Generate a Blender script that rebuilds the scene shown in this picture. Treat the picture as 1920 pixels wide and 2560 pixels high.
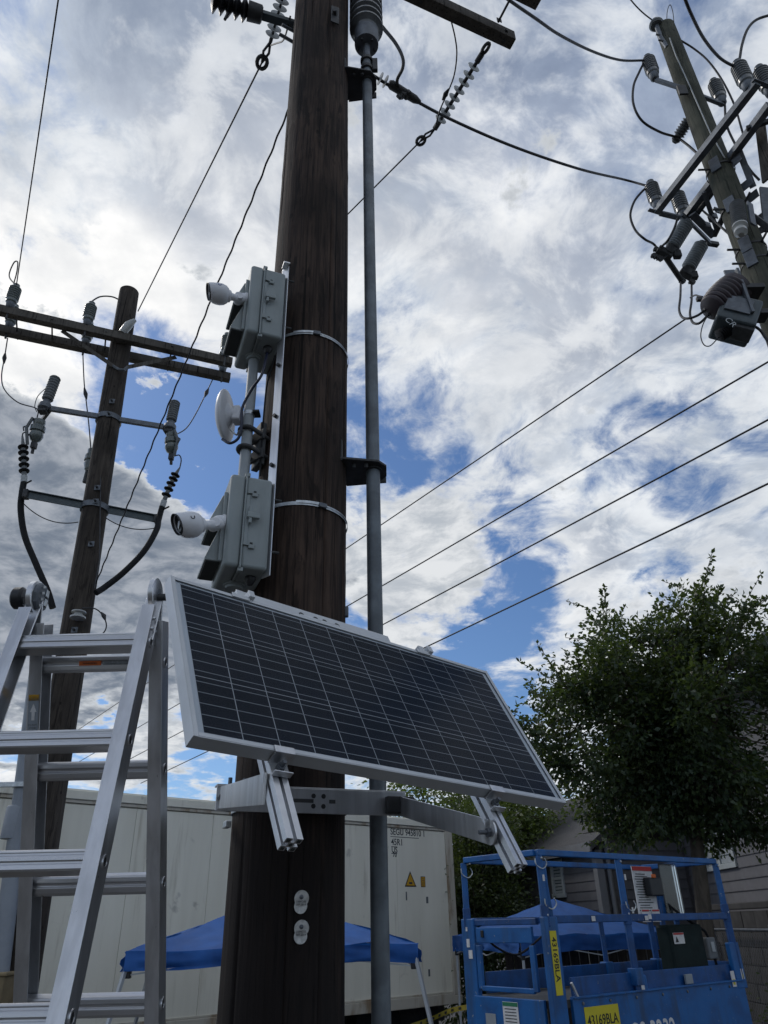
import bpy, math, random
from math import sin, cos, radians, pi, sqrt, atan
from mathutils import Vector as V, Matrix, noise

random.seed(7)
sc = bpy.context.scene
for o in list(bpy.data.objects):
    bpy.data.objects.remove(o)

# ---------------------------------------------------------------- camera
H, F = 1.9, 1830.0
PITCH, ROLL = radians(29.46), atan(75 / 3240.0)
FW = V((0, cos(PITCH), sin(PITCH)))
UP0, RT0 = V((0, -sin(PITCH), cos(PITCH))), V((1, 0, 0))
RT = RT0 * cos(ROLL) - UP0 * sin(ROLL)
UP = RT0 * sin(ROLL) + UP0 * cos(ROLL)
CAM = V((0, 0, H))
cd = bpy.data.cameras.new('camera')
cd.sensor_fit = 'VERTICAL'
cd.sensor_height = 36.0
cd.lens = F / 2560.0 * 36.0
cd.clip_start, cd.clip_end = 0.05, 2000
cam = bpy.data.objects.new('camera', cd)
sc.collection.objects.link(cam)
m = Matrix((RT, UP, -FW)).transposed().to_4x4()
m.translation = CAM
cam.matrix_world = m
sc.camera = cam


def ray(px, py):
    return FW + RT * ((px - 960) / F) - UP * ((py - 1280) / F)


def P(px, py, Y):
    """point of the place seen at photo pixel (px, py), Y metres ahead"""
    r = ray(px, py)
    return CAM + r * (Y / r.y)


def PZ(px, py, Z):
    r = ray(px, py)
    return CAM + r * ((Z - H) / r.z)


# ---------------------------------------------------------------- light
SUN = V((-0.60, 0.38, 0.70)).normalized()
sl = bpy.data.lights.new('sun', 'SUN')
sl.energy, sl.angle, sl.color = 1.0, radians(12), (1.0, 0.95, 0.88)
so = bpy.data.objects.new('sun', sl)
sc.collection.objects.link(so)
so.rotation_euler = SUN.to_track_quat('Z', 'Y').to_euler()
so.location = (-8, 4, 14)

sc.view_settings.view_transform = 'Standard'
sc.view_settings.look = 'None'
sc.view_settings.gamma = 1
sc.view_settings.exposure = 0
sc.view_settings.use_curve_mapping = False
sc.render.engine = 'CYCLES'
sc.cycles.max_bounces = 4
sc.cycles.diffuse_bounces = 2
sc.cycles.glossy_bounces = 3
sc.cycles.use_denoising = True
sc.cycles.use_adaptive_sampling = True
sc.cycles.adaptive_threshold = 0.02
sc.cycles.transparent_max_bounces = 12


# ---------------------------------------------------------------- node helper
class NT:
    def __init__(s, tree):
        s.t = tree
        tree.nodes.clear()

    def n(s, typ, ins=None, **kw):
        nd = s.t.nodes.new(typ)
        for k, v in kw.items():
            setattr(nd, k, v)
        for k, v in (ins or {}).items():
            s.put(nd.inputs[k], v)
        return nd

    def put(s, sock, v):
        if isinstance(v, tuple) and len(v) == 2 and hasattr(v[0], 'outputs'):
            s.t.links.new(v[0].outputs[v[1]], sock)
        elif hasattr(v, 'outputs'):
            s.t.links.new(v.outputs[0], sock)
        else:
            if isinstance(v, (tuple, list)) and len(v) == 3 and sock.type == 'RGBA':
                v = (*v, 1)
            sock.default_value = v

    def math(s, op, a, b=0.0, c=None, clamp=False):
        nd = s.t.nodes.new('ShaderNodeMath')
        nd.operation = op
        nd.use_clamp = clamp
        s.put(nd.inputs[0], a)
        s.put(nd.inputs[1], b)
        if c is not None:
            s.put(nd.inputs[2], c)
        return nd

    def vm(s, op, a, b=None, scale=None):
        nd = s.t.nodes.new('ShaderNodeVectorMath')
        nd.operation = op
        s.put(nd.inputs[0], a)
        if b is not None:
            s.put(nd.inputs[1], b)
        if scale is not None:
            s.put(nd.inputs[3], scale)
        return nd

    def mix(s, f, a, b, blend='MIX'):
        nd = s.t.nodes.new('ShaderNodeMix')
        nd.data_type = 'RGBA'
        nd.blend_type = blend
        s.put(nd.inputs[0], f)
        s.put(nd.inputs[6], a)
        s.put(nd.inputs[7], b)
        return (nd, 2)

    def smooth(s, x, lo, hi, a=0.0, b=1.0):
        nd = s.t.nodes.new('ShaderNodeMapRange')
        nd.interpolation_type = 'SMOOTHSTEP'
        s.put(nd.inputs[0], x)
        for i, v in zip((1, 2, 3, 4), (lo, hi, a, b)):
            s.put(nd.inputs[i], v)
        return nd

    def noise(s, vec, scale, detail=6, rough=.55, dist=0.0, out=0):
        nd = s.t.nodes.new('ShaderNodeTexNoise')
        s.put(nd.inputs['Vector'], vec)
        s.put(nd.inputs['Scale'], scale)
        nd.inputs['Detail'].default_value = detail
        nd.inputs['Roughness'].default_value = rough
        nd.inputs['Distortion'].default_value = dist
        return (nd, out)


# ---------------------------------------------------------------- sky
w = bpy.data.worlds.new('World')
sc.world = w
w.use_nodes = True
t = NT(w.node_tree)
tc = t.n('ShaderNodeTexCoord')
d = t.vm('NORMALIZE', (tc, 0))
sep = t.n('ShaderNodeSeparateXYZ', {0: d})
zc = t.math('ADD', t.math('MAXIMUM', (sep, 2), 0.02), 0.16)
uv3 = t.vm('DIVIDE', d, t.n('ShaderNodeCombineXYZ', {0: zc, 1: zc, 2: zc}))
uv = t.vm('MULTIPLY', uv3, (1, 1, 0.15))
warp = t.vm('SCALE', t.vm('SUBTRACT', t.noise(uv, 3.0, 2, .5, out=1), (.5, .5, .5)), scale=.22)
uvw = t.vm('ADD', uv, warp)


def blobs(lst):
    """soft patches of the sky, given by the directions in which the photo shows them: (px, py, radius in degrees, weight)"""
    acc = None
    for px, py, rad, wt in lst:
        dr = ray(px, py).normalized()
        dp = t.vm('DOT_PRODUCT', d, tuple(dr))
        s_ = t.smooth((dp, 1), cos(radians(rad)), 1.0, 0.0, wt)
        acc = s_ if acc is None else t.math('ADD', acc, s_)
    return acc


# high broken layer
D1 = t.noise(t.vm('MULTIPLY', uvw, (1.0, .72, 1.0)), 4.6, 9, .62, .2)
S1 = t.noise(t.vm('ADD', uvw, (7.3, 2.1, 4.0)), 9.5, 6, .62, .2)
E1 = t.noise(t.vm('ADD', uv, (1.7, 9.2, 3.0)), 5.5, 8, .58)
bias = blobs([(135, 745, 6, -.10), (300, 800, 6, -.08), (480, 1010, 9, -.20), (470, 1190, 9, -.20), (360, 930, 6, -.09),
              (960, 1000, 12, -.035), (890, 1090, 7, -.05), (1260, 1250, 9, -.05), (1190, 1640, 9, -.15), (1060, 1700, 7, -.10),
              (1560, 940, 12, -.06), (1360, 1440, 9, -.03), (330, 1790, 7, -.16), (600, 1860, 7, -.14), (1780, 1390, 8, -.05), (920, 1490, 6, -.10),
              (120, 900, 14, .08), (330, 300, 26, .10), (1300, 300, 28, .10), (750, 480, 20, .09), (1450, 620, 16, .05),
              (1700, 1150, 16, .04), (1350, 1800, 9, .10), (1650, 1500, 14, .09), (480, 1360, 7, .10), (250, 1700, 7, .10), (1050, 1380, 9, .08), (1250, 1080, 8, .05)])
dens = t.math('ADD', D1, bias)
m_hi = t.smooth(t.math('ADD', dens, t.math('MULTIPLY', t.math('SUBTRACT', S1, .5), .34)), .375, .590)
thick = t.smooth(dens, .50, .74)
c_hi = t.mix(thick, (.66, .72, .79), (.39, .45, .55))
puff = t.smooth(S1, .42, .60)
c_hi = t.mix(t.math('MULTIPLY', puff, .78), c_hi, (.82, .85, .88))
brt = blobs([(110, 960, 15, 1.0), (330, 1230, 9, .6), (60, 820, 12, .7), (430, 1370, 9, .6), (320, 1680, 8, .8), (130, 1880, 6, .6), (1330, 1620, 12, .40), (1250, 1340, 9, .25), (200, 700, 9, .4), (1250, 700, 16, .35), (560, 640, 15, .45), (1000, 620, 14, .3)])
c_hi = t.mix(t.math('MULTIPLY', brt, t.smooth(D1, .32, .58), clamp=True), c_hi, (1.0, 1.0, .99))
drk = blobs([(1750, 120, 26, .8), (1450, 0, 18, .4), (560, 20, 18, .35), (1800, 1560, 9, .40)])
c_hi = t.mix(t.math('MULTIPLY', drk, t.smooth(S1, .72, .36), clamp=True), c_hi, (.62, .67, .77), 'MULTIPLY')
c_hi = t.mix(1.0, c_hi, t.mix(t.smooth(E1, .34, .66), (.84, .85, .87), (1.10, 1.09, 1.08)), 'MULTIPLY')
# low heaped clouds with crisp edges
edge = t.math('ADD', t.math('MULTIPLY', t.math('SUBTRACT', E1, .5), 1.35), t.math('MULTIPLY', t.math('SUBTRACT', D1, .5), .7))
low = t.math('ADD', blobs([(-60, 1260, 10, .40), (110, 1310, 10, .34), (290, 1430, 9, .36), (60, 1500, 13, .45), (420, 1500, 8, .30), (330, 1590, 9, .3), (-250, 1370, 15, .45)]), edge)
m_lo = t.smooth(low, .18, .255)
lo_t = t.smooth(low, .20, .42)
c_lo = t.mix(t.smooth(S1, .34, .66), (.17, .205, .26), (.40, .43, .48))
c_lo = t.mix(lo_t, (.62, .65, .68), c_lo)
low2 = t.math('ADD', blobs([(1060, 1380, 9, .30), (1150, 1280, 5, .18), (950, 1460, 9, .30), (300, 1840, 6, .3), (430, 1890, 6, .3), (1830, 1570, 9, .3), (1480, 1680, 8, .22)]), edge)
m_lo2 = t.smooth(low2, .20, .42)
c_lo2 = t.mix(t.math('MULTIPLY', t.smooth(S1, .36, .64), t.smooth(low2, .2, .48)), (.78, .80, .82), (.48, .52, .57))

sky = t.n('ShaderNodeTexSky', sky_type='NISHITA', sun_disc=False, sun_elevation=math.asin(SUN.z),
          sun_rotation=math.atan2(SUN.x, SUN.y), altitude=20, air_density=1.0, dust_density=0.6, ozone_density=2.0)
bg_sky = t.n('ShaderNodeBackground', {0: t.mix(1.0, sky, (.72, .90, 1.12), 'MULTIPLY'), 1: 0.095})
col = t.mix(m_lo2, c_hi, c_lo2)
col = t.mix(m_lo, col, c_lo)
bg_cl = t.n('ShaderNodeBackground', {0: col, 1: 1.0})
mall = t.math('MAXIMUM', t.math('MAXIMUM', m_hi, m_lo), m_lo2)
mall = t.math('MULTIPLY', mall, .985)
ms = t.n('ShaderNodeMixShader', {0: mall, 1: bg_sky, 2: bg_cl})
t.n('ShaderNodeOutputWorld', {0: ms})
w.cycles.sampling_method = 'MANUAL'
w.cycles.sample_map_resolution = 512


# ---------------------------------------------------------------- materials
MATS = {}


def mat(name, col, rough=.6, metal=0.0, var=.15, scale=8.0, bump=0.0, bscale=60.0, stretch=(1, 1, 1), col2=None, spec=.5, coat=0.0, rvar=.1, thr=None, detail=6, trans=0.0, tcol=(.30, .42, .06), chips=None, grime=None):
    """one procedural material: two tones mixed by noise, slight roughness variation, optional fine relief"""
    if name in MATS:
        return MATS[name]
    mt = bpy.data.materials.new(name)
    mt.use_nodes = True
    t = NT(mt.node_tree)
    tc = t.n('ShaderNodeTexCoord')
    mp = t.n('ShaderNodeMapping', {0: (tc, 3), 3: stretch})
    nz = t.noise(mp, scale, detail, .6, .2)
    c2 = col2 or tuple(c * (1 - var) for c in col)
    c1 = col if col2 else tuple(min(1, c * (1 + var * .6)) for c in col)
    f = t.smooth(nz, *(thr or (.32, .68)))
    cc = t.mix(f, c1, c2)
    if grime:                       # vertical dirt runs
        gm = t.n('ShaderNodeMapping', {0: (tc, 3), 3: (1, 1, .12)})
        cc = t.mix(t.smooth(t.noise(gm, grime[1], 6, .6, .2), .48, .72, 0, grime[2]), cc, grime[0])
    if chips:                       # chipped or scuffed spots
        cc = t.mix(t.smooth(t.noise((tc, 3), chips[1], 5, .65, .3), chips[2], chips[2] + .03, 0, .85), cc, chips[0])
    b = t.n('ShaderNodeBsdfPrincipled', {'Base Color': cc, 'Metallic': metal, 'Roughness': t.math('ADD', t.math('MULTIPLY', t.noise(mp, scale * 2.7, 4, .6), rvar * 2), rough - rvar),
                                         'Specular IOR Level': spec, 'Coat Weight': coat, 'Coat Roughness': .08})
    if bump:
        bp = t.n('ShaderNodeBump', {'Strength': bump, 'Distance': .004, 'Height': t.noise(mp, bscale, 6, .65)})
        t.put(b.inputs['Normal'], bp)
    sh = b
    if trans:
        tl = t.n('ShaderNodeBsdfTranslucent', {0: t.mix(.5, cc, tcol)})
        sh = t.n('ShaderNodeMixShader', {0: trans, 1: b, 2: tl})
    t.n('ShaderNodeOutputMaterial', {0: sh})
    MATS[name] = mt
    return mt


def wood_mat(name, c1, c2, c3, gscale=26, rough=.85, bump=.9, knots=.5, dark_below=None):
    mt = bpy.data.materials.new(name)
    mt.use_nodes = True
    t = NT(mt.node_tree)
    tc = t.n('ShaderNodeTexCoord')
    g1 = t.n('ShaderNodeMapping', {0: (tc, 3), 3: (1, 1, .028)})
    g2 = t.n('ShaderNodeMapping', {0: (tc, 3), 3: (1, 1, .12)})
    n1 = t.noise(g1, gscale, 8, .65, .7)
    n2 = t.noise(g2, gscale * .33, 5, .6, .4)
    n3 = t.noise((tc, 3), 2.3, 4, .55)
    crack = t.smooth(t.noise(g1, gscale * 1.2, 5, .6, .15), .615, .66)
    c = t.mix(t.smooth(n1, .34, .64), c1, c2)
    c = t.mix(t.math('MULTIPLY', t.smooth(n2, .45, .70), knots), c, c3)
    c = t.mix(t.math('MULTIPLY', t.smooth(n3, .40, .66), .6), c, tuple(x * .55 for x in c1))
    c = t.mix(t.math('MULTIPLY', crack, .75), c, tuple(x * .25 for x in c1))
    g3 = t.n('ShaderNodeMapping', {0: (tc, 3), 3: (1, 1, .22)})
    c = t.mix(t.smooth(t.noise(g3, 15, 6, .62, .5), .55, .64, 0, .75), c, tuple(x * .55 for x in c1))
    g4 = t.n('ShaderNodeMapping', {0: (tc, 3), 3: (1, 1, .010)})
    lng = t.smooth(t.noise(g4, 34, 3, .5, .1), .655, .672)
    c = t.mix(t.math('MULTIPLY', lng, .9), c, tuple(x * .12 for x in c1))
    kn = t.n('ShaderNodeTexVoronoi', {'Vector': t.n('ShaderNodeMapping', {0: (tc, 3), 3: (1, 1, .55)}), 'Scale': 5.5})
    kd = t.math('ADD', (kn, 0), t.math('MULTIPLY', t.noise((tc, 3), 30, 3, .5), .06))
    c = t.mix(t.math('MULTIPLY', t.smooth(kd, .115, .06), .8), c, tuple(x * .22 for x in c1))
    if dark_below:  # wood turns near black below this height, with a ragged upper edge
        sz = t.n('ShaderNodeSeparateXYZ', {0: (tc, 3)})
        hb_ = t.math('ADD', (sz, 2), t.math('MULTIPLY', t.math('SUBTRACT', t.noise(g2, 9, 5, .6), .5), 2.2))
        c = t.mix(t.smooth(hb_, dark_below + .5, dark_below - .5, 0, .86), c, (.010, .008, .008))
    hgt = t.math('SUBTRACT', t.math('MULTIPLY', n1, .6), t.math('MULTIPLY', crack, .8))
    bp = t.n('ShaderNodeBump', {'Strength': bump, 'Distance': .006, 'Height': hgt})
    b = t.n('ShaderNodeBsdfPrincipled', {'Base Color': c, 'Roughness': rough, 'Specular IOR Level': .25, 'Normal': bp})
    t.n('ShaderNodeOutputMaterial', {0: b})
    MATS[name] = mt
    return mt


M = {}
M['creosote'] = wood_mat('creosote', (.015, .010, .0085), (.052, .035, .0275), (.098, .064, .047), gscale=74, bump=1.0, dark_below=2.25)
M['polewood'] = wood_mat('polewood', (.034, .028, .024), (.060, .050, .042), (.092, .078, .066), gscale=46)
M['greenwood'] = wood_mat('greenwood', (.058, .063, .050), (.092, .094, .072), (.13, .12, .092), gscale=42)
M['armwood'] = wood_mat('armwood', (.075, .068, .060), (.108, .099, .088), (.14, .13, .115), gscale=30, knots=.3)
M['pipe'] = mat('pipe', (.125, .145, .162), .52, .25, .30, 9, .2, 90, grime=((.075, .085, .095), 10, .5))
M['pvc'] = mat('pvc', (.22, .245, .28), .5, 0, .15, 3)
M['steel'] = mat('steel', (.13, .145, .165), .55, .45, .25, 12, .1)
M['galv'] = mat('galv', (.48, .51, .53), .42, .85, .22, 30)
M['dark_steel'] = mat('dark_steel', (.05, .052, .055), .6, .3, .3, 14, .15)
M['alu'] = mat('alu', (.58, .59, .61), .33, .88, .16, 22, .10, 200, (1, 1, .06), rvar=.14, chips=((.24, .25, .26), 34, .69))
M['alu_bright'] = mat('alu_bright', (.58, .59, .61), .34, .9, .08, 24, .04, 200)
M['alu_frame'] = mat('alu_frame', (.48, .50, .52), .45, .5, .06, 8)
M['rung'] = mat('rung', (.54, .55, .57), .32, .88, .16, 18, .12, 260, (.03, 1, 1), rvar=.14, chips=((.26, .26, .26), 30, .68))
M['enclosure'] = mat('enclosure', (.245, .278, .282), .55, 0, .09, 5, .08, 300, grime=((.12, .14, .14), 14, .35))
M['enclosure_dark'] = mat('enclosure_dark', (.03, .035, .035), .8)
M['white_plastic'] = mat('white_plastic', (.62, .63, .66), .38, 0, .05, 6)
M['mast'] = mat('mast', (.26, .285, .30), .5, .1, .15, 6)
M['black'] = mat('black', (.012, .013, .016), .45, 0, .3, 10)
M['rubber'] = mat('rubber', (.010, .011, .013), .7, 0, .3, 12, spec=.25)
M['blue_cable'] = mat('blue_cable', (.010, .014, .035), .45, 0, .2, 10)
M['glass_lens'] = mat('glass_lens', (.01, .012, .018), .08, 0, .1, 5, coat=1)
M['logo_blue'] = mat('logo_blue', (.03, .06, .25), .5)
M['cell'] = mat('cell', (.0035, .0075, .0145), .35, 0, .35, 7, col2=(.006, .011, .021), spec=.06)
M['silver_line'] = mat('silver_line', (.26, .29, .32), .5, .1, .08, 10)
M['backsheet'] = mat('backsheet', (.46, .49, .52), .5, 0, .06, 6)
M['wire'] = mat('wire', (.055, .058, .065), .55, .4, .2, 20)
M['wire_dark'] = mat('wire_dark', (.018, .019, .022), .6, 0, .2, 20)
M['polymer'] = mat('polymer', (.12, .132, .14), .6, 0, .15, 15)
M['polymer_light'] = mat('polymer_light', (.34, .365, .375), .55, 0, .1, 15)
M['porcelain'] = mat('porcelain', (.095, .105, .113), .35, 0, .2, 12, coat=.3)
M['porcelain_green'] = mat('porcelain_green', (.105, .125, .12), .3, 0, .2, 12, coat=.4)
M['porcelain_white'] = mat('porcelain_white', (.36, .37, .36), .3, 0, .1, 12, coat=.4)
M['glassy'] = mat('glassy', (.30, .33, .35), .25, 0, .15, 12, coat=.5)
M['maroon'] = mat('maroon', (.032, .023, .029), .45, 0, .2, 9)
M['recloser'] = mat('recloser', (.055, .072, .080), .45, .2, .2, 9)
M['cont'] = None
M['canvas'] = mat('canvas', (.016, .105, .37), .7, 0, .18, 3, .5, 7, trans=.22, tcol=(.015, .15, .58), grime=((.010, .055, .21), 3, .5))
M['lift_blue'] = mat('lift_blue', (.004, .100, .32), .45, 0, .35, 5, .2, 40, col2=(.005, .064, .21), thr=(.42, .72), chips=((.25, .27, .28), 22, .665), grime=((.03, .04, .05), 7, .55))
M['lift_dark'] = mat('lift_dark', (.004, .060, .215), .5, 0, .3, 6, chips=((.16, .17, .18), 24, .66), grime=((.02, .025, .03), 8, .5))
M['yellow'] = mat('yellow', (.55, .47, .02), .5, 0, .06, 9)
M['amber'] = mat('amber', (.55, .30, .015), .5, 0, .12, 20)
M['ink'] = mat('ink', (.012, .012, .014), .6)
M['ink_soft'] = mat('ink_soft', (.045, .05, .055), .7)
M['paper'] = mat('paper', (.60, .60, .60), .6, 0, .10, 30)
M['red'] = mat('red', (.42, .02, .02), .5)
M['green'] = mat('green', (.02, .16, .08), .5)
M['orange'] = mat('orange', (.60, .13, .02), .5)
M['greenbox'] = mat('greenbox', (.007, .016, .016), .65, 0, .3, 7, spec=.2)
M['siding'] = mat('siding', (.14, .137, .145), .7, 0, .10, 6, .1, 90)
M['siding_a'] = mat('siding_a', (.125, .122, .13), .7, 0, .10, 6, .1, 90)
M['trim'] = mat('trim', (.20, .20, .205), .6, 0, .08, 6)
M['whitetrim'] = mat('whitetrim', (.42, .45, .45), .5, 0, .05, 6)
M['shingle'] = mat('shingle', (.07, .068, .07), .9, 0, .35, 40, .5, 80)
M['ground'] = mat('ground', (.075, .070, .065), .95, 0, .35, 1.2, .6, 30)
M['fencewood'] = wood_mat('fencewood', (.05, .042, .036), (.085, .072, .06), (.11, .095, .08), gscale=18)
M['concrete'] = mat('concrete', (.055, .052, .050), .9, 0, .3, 3, .4, 40)
M['bark'] = mat('bark', (.075, .062, .048), .9, 0, .4, 14, .8, 40, (1, 1, .3))
M['leaf_dark'] = mat('leaf_dark', (.020, .040, .022), .5, 0, .4, 2.6, col2=(.044, .066, .024), thr=(.40, .66), trans=.25)
M['leaf_light'] = mat('leaf_light', (.060, .095, .028), .5, 0, .4, 1.6, col2=(.105, .135, .030), trans=.35)
M['leaf_hedge'] = mat('leaf_hedge', (.030, .050, .022), .55, 0, .4, 2.0, col2=(.045, .062, .022), trans=.25)
M['tape'] = mat('tape', (.26, .21, .015), .6, 0, .2, 6)
M['tan'] = mat('tan', (.20, .155, .085), .7, 0, .2, 5)
M['tag'] = mat('tag', (.55, .55, .54), .45, .4, .25, 60)


def glass_mat(name, tint=(.9, .93, .95), rough=.02, ior=1.45):
    mt = bpy.data.materials.new(name)
    mt.use_nodes = True
    t = NT(mt.node_tree)
    fr = t.n('ShaderNodeFresnel', {0: ior})
    tr = t.n('ShaderNodeBsdfTransparent', {0: tint})
    gl = t.n('ShaderNodeBsdfGlossy', {0: (1, 1, 1), 1: rough})
    t.n('ShaderNodeOutputMaterial', {0: t.n('ShaderNodeMixShader', {0: fr, 1: tr, 2: gl})})
    MATS[name] = mt
    return mt


M['panel_glass'] = glass_mat('panel_glass', (.95, .97, .99), .16, 1.14)
M['clear_plastic'] = glass_mat('clear_plastic', (.80, .84, .88), .15)
M['pane'] = mat('pane', (.10, .13, .13), .08, 0, .15, 1.5, coat=1)


def cont_mat():
    mt = bpy.data.materials.new('container_paint')
    mt.use_nodes = True
    t = NT(mt.node_tree)
    tc = t.n('ShaderNodeTexCoord')
    st = t.n('ShaderNodeMapping', {0: (tc, 3), 3: (1, 1, .10)})
    n1 = t.noise(st, 1.6, 7, .62, .3)
    n2 = t.noise((tc, 3), 2.4, 6, .6, .2)
    n3 = t.noise(st, 5, 6, .6)
    c = t.mix(t.smooth(n1, .35, .72), (.82, .80, .70), (.72, .70, .60))
    c = t.mix(t.math('MULTIPLY', t.smooth(n3, .57, .74), .55), c, (.38, .34, .26))
    c = t.mix(t.math('MULTIPLY', t.smooth(n2, .62, .74), .55), c, (.26, .25, .23))
    b = t.n('ShaderNodeBsdfPrincipled', {'Base Color': c, 'Roughness': .55, 'Specular IOR Level': .4})
    t.n('ShaderNodeOutputMaterial', {0: b})
    return mt


M['cont'] = cont_mat()
M['cont_rust'] = mat('cont_rust', (.52, .49, .42), .7, 0, .3, 3, col2=(.26, .19, .12), thr=(.48, .66), stretch=(1, 1, .25))


# ---------------------------------------------------------------- geometry helpers
ROOT = {}


ORDER = []


def link(o, parent=None):
    ORDER.append(o)
    sc.collection.objects.link(o)
    if parent is not None:
        o.parent = parent
    return o


def thing(name, label, cat, loc, group=None, mtx=None):
    o = bpy.data.objects.new(name, None)
    o.empty_display_size = .1
    link(o)
    mw = mtx.copy() if mtx is not None else Matrix.Translation(V(loc))
    o.matrix_world = mw
    o['label'] = label
    o['category'] = cat
    if group:
        o['group'] = group
    ROOT[o.name] = mw
    return o


def rootmat(o):
    while o.parent is not None:
        o = o.parent
    return ROOT.get(o.name, Matrix.Identity(4))


def tag(o, label=None, cat=None, group=None, kind=None):
    for k, v in (('label', label), ('category', cat), ('group', group), ('kind', kind)):
        if v:
            o[k] = v
    return o


def frame(a, hint=V((0, 0, 1))):
    a = a.normalized()
    if abs(a.dot(hint)) > .98:
        hint = V((1, 0, 0))
    x = hint.cross(a).normalized()
    return x, a.cross(x), a


class MB:
    def __init__(s):
        s.v, s.f = [], []

    def add(s, vs, fs):
        k = len(s.v)
        s.v += [V(p) for p in vs]
        s.f += [tuple(k + i for i in f) for f in fs]
        return s

    def box(s, c, d, ax=None):
        """centre, full sizes, axes (three unit vectors)"""
        c = V(c)
        X, Y, Z = ax or (V((1, 0, 0)), V((0, 1, 0)), V((0, 0, 1)))
        hx, hy, hz = [q / 2 for q in d]
        vs = [c + X * (sx * hx) + Y * (sy * hy) + Z * (sz * hz) for sz in (-1, 1) for sy in (-1, 1) for sx in (-1, 1)]
        return s.add(vs, [(0, 2, 3, 1), (4, 5, 7, 6), (0, 1, 5, 4), (2, 6, 7, 3), (0, 4, 6, 2), (1, 3, 7, 5)])

    def bar(s, a, b, wx, wy, hint=V((0, 0, 1))):
        """square bar from a to b: wx along hint x axis, wy along the other"""
        a, b = V(a), V(b)
        X, Y, Z = frame(b - a, hint)
        return s.box((a + b) / 2, (wx, wy, (b - a).length), (X, Y, Z))

    def lathe(s, p, axis, prof, n=20, cap=True):
        """profile [(t, r)] turned about axis from p"""
        p = V(p)
        X, Y, Z = frame(V(axis))
        vs, fs = [], []
        for tt, r in prof:
            for k in range(n):
                a = 2 * pi * k / n
                vs.append(p + Z * tt + (X * cos(a) + Y * sin(a)) * max(r, .0002))
        m_ = len(prof)
        for i in range(m_ - 1):
            for k in range(n):
                k2 = (k + 1) % n
                fs.append((i * n + k, i * n + k2, (i + 1) * n + k2, (i + 1) * n + k))
        if cap:
            fs.append(tuple(range(n - 1, -1, -1)))
            fs.append(tuple((m_ - 1) * n + k for k in range(n)))
        return s.add(vs, fs)

    def cyl(s, a, b, r, n=14, r2=None):
        a, b = V(a), V(b)
        return s.lathe(a, b - a, [(0, r), ((b - a).length, r if r2 is None else r2)], n)

    def tube(s, pts, r, n=8):
        pts = [V(p) for p in pts]
        m_ = len(pts)
        rs = r if isinstance(r, (list, tuple)) else [r] * m_
        T = [(pts[min(i + 1, m_ - 1)] - pts[max(i - 1, 0)]).normalized() for i in range(m_)]
        X, Y, _ = frame(T[0])
        vs, fs = [], []
        for i in range(m_):
            X = (X - T[i] * X.dot(T[i])).normalized()
            Y = T[i].cross(X)
            for k in range(n):
                a = 2 * pi * k / n
                vs.append(pts[i] + (X * cos(a) + Y * sin(a)) * rs[i])
        for i in range(m_ - 1):
            for k in range(n):
                k2 = (k + 1) % n
                fs.append((i * n + k, i * n + k2, (i + 1) * n + k2, (i + 1) * n + k))
        fs.append(tuple(range(n - 1, -1, -1)))
        fs.append(tuple((m_ - 1) * n + k for k in range(n)))
        return s.add(vs, fs)

    def prism(s, poly, ext):
        poly = [V(p) for p in poly]
        ext = V(ext)
        n = len(poly)
        vs = poly + [p + ext for p in poly]
        fs = [tuple(range(n - 1, -1, -1)), tuple(range(n, 2 * n))]
        fs += [(i, (i + 1) % n, n + (i + 1) % n, n + i) for i in range(n)]
        return s.add(vs, fs)

    def band(s, c, r, z0, z1, th=.004, a0=0, a1=2 * pi, n=40, axis=None):
        """strip round a pole"""
        c = V(c)
        vs, fs = [], []
        for k in range(n + 1):
            a = a0 + (a1 - a0) * k / n
            dr = V((cos(a), sin(a), 0))
            for rr, z in ((r, z0), (r + th, z0), (r + th, z1), (r, z1)):
                q = c + dr * rr
                vs.append(V((q.x, q.y, z)))
        for k in range(n):
            for j in range(4):
                j2 = (j + 1) % 4
                fs.append((k * 4 + j, (k + 1) * 4 + j, (k + 1) * 4 + j2, k * 4 + j2))
        return s.add(vs, fs)

    def build(s, name, mt, parent=None, smooth=None, bevel=0.0, local=False, seg=2, fix=True):
        me = bpy.data.meshes.new(name)
        if parent is not None:
            inv = Matrix.Identity(4) if local else rootmat(parent).inverted()
            loc = None
            vs = [inv @ p for p in s.v]
        else:
            lo = V([min(p[i] for p in s.v) for i in range(3)])
            hi = V([max(p[i] for p in s.v) for i in range(3)])
            loc = V(((lo.x + hi.x) / 2, (lo.y + hi.y) / 2, lo.z))
            vs = [p - loc for p in s.v]
        me.from_pydata([tuple(p) for p in vs], [], s.f)
        if fix:
            import bmesh
            b = bmesh.new()
            b.from_mesh(me)
            bmesh.ops.recalc_face_normals(b, faces=b.faces)
            b.to_mesh(me)
            b.free()
        if smooth is not None:
            me.polygons.foreach_set('use_smooth', [True] * len(me.polygons))
            me.set_sharp_from_angle(angle=radians(smooth))
        me.materials.append(mt)
        o = bpy.data.objects.new(name, me)
        link(o, parent)
        if loc is not None:
            o.location = loc
            ROOT[o.name] = Matrix.Translation(loc)
        if bevel:
            b = o.modifiers.new('bevel', 'BEVEL')
            b.width, b.segments, b.limit_method = bevel, seg, 'ANGLE'
            b.angle_limit = radians(40)
        return o


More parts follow.
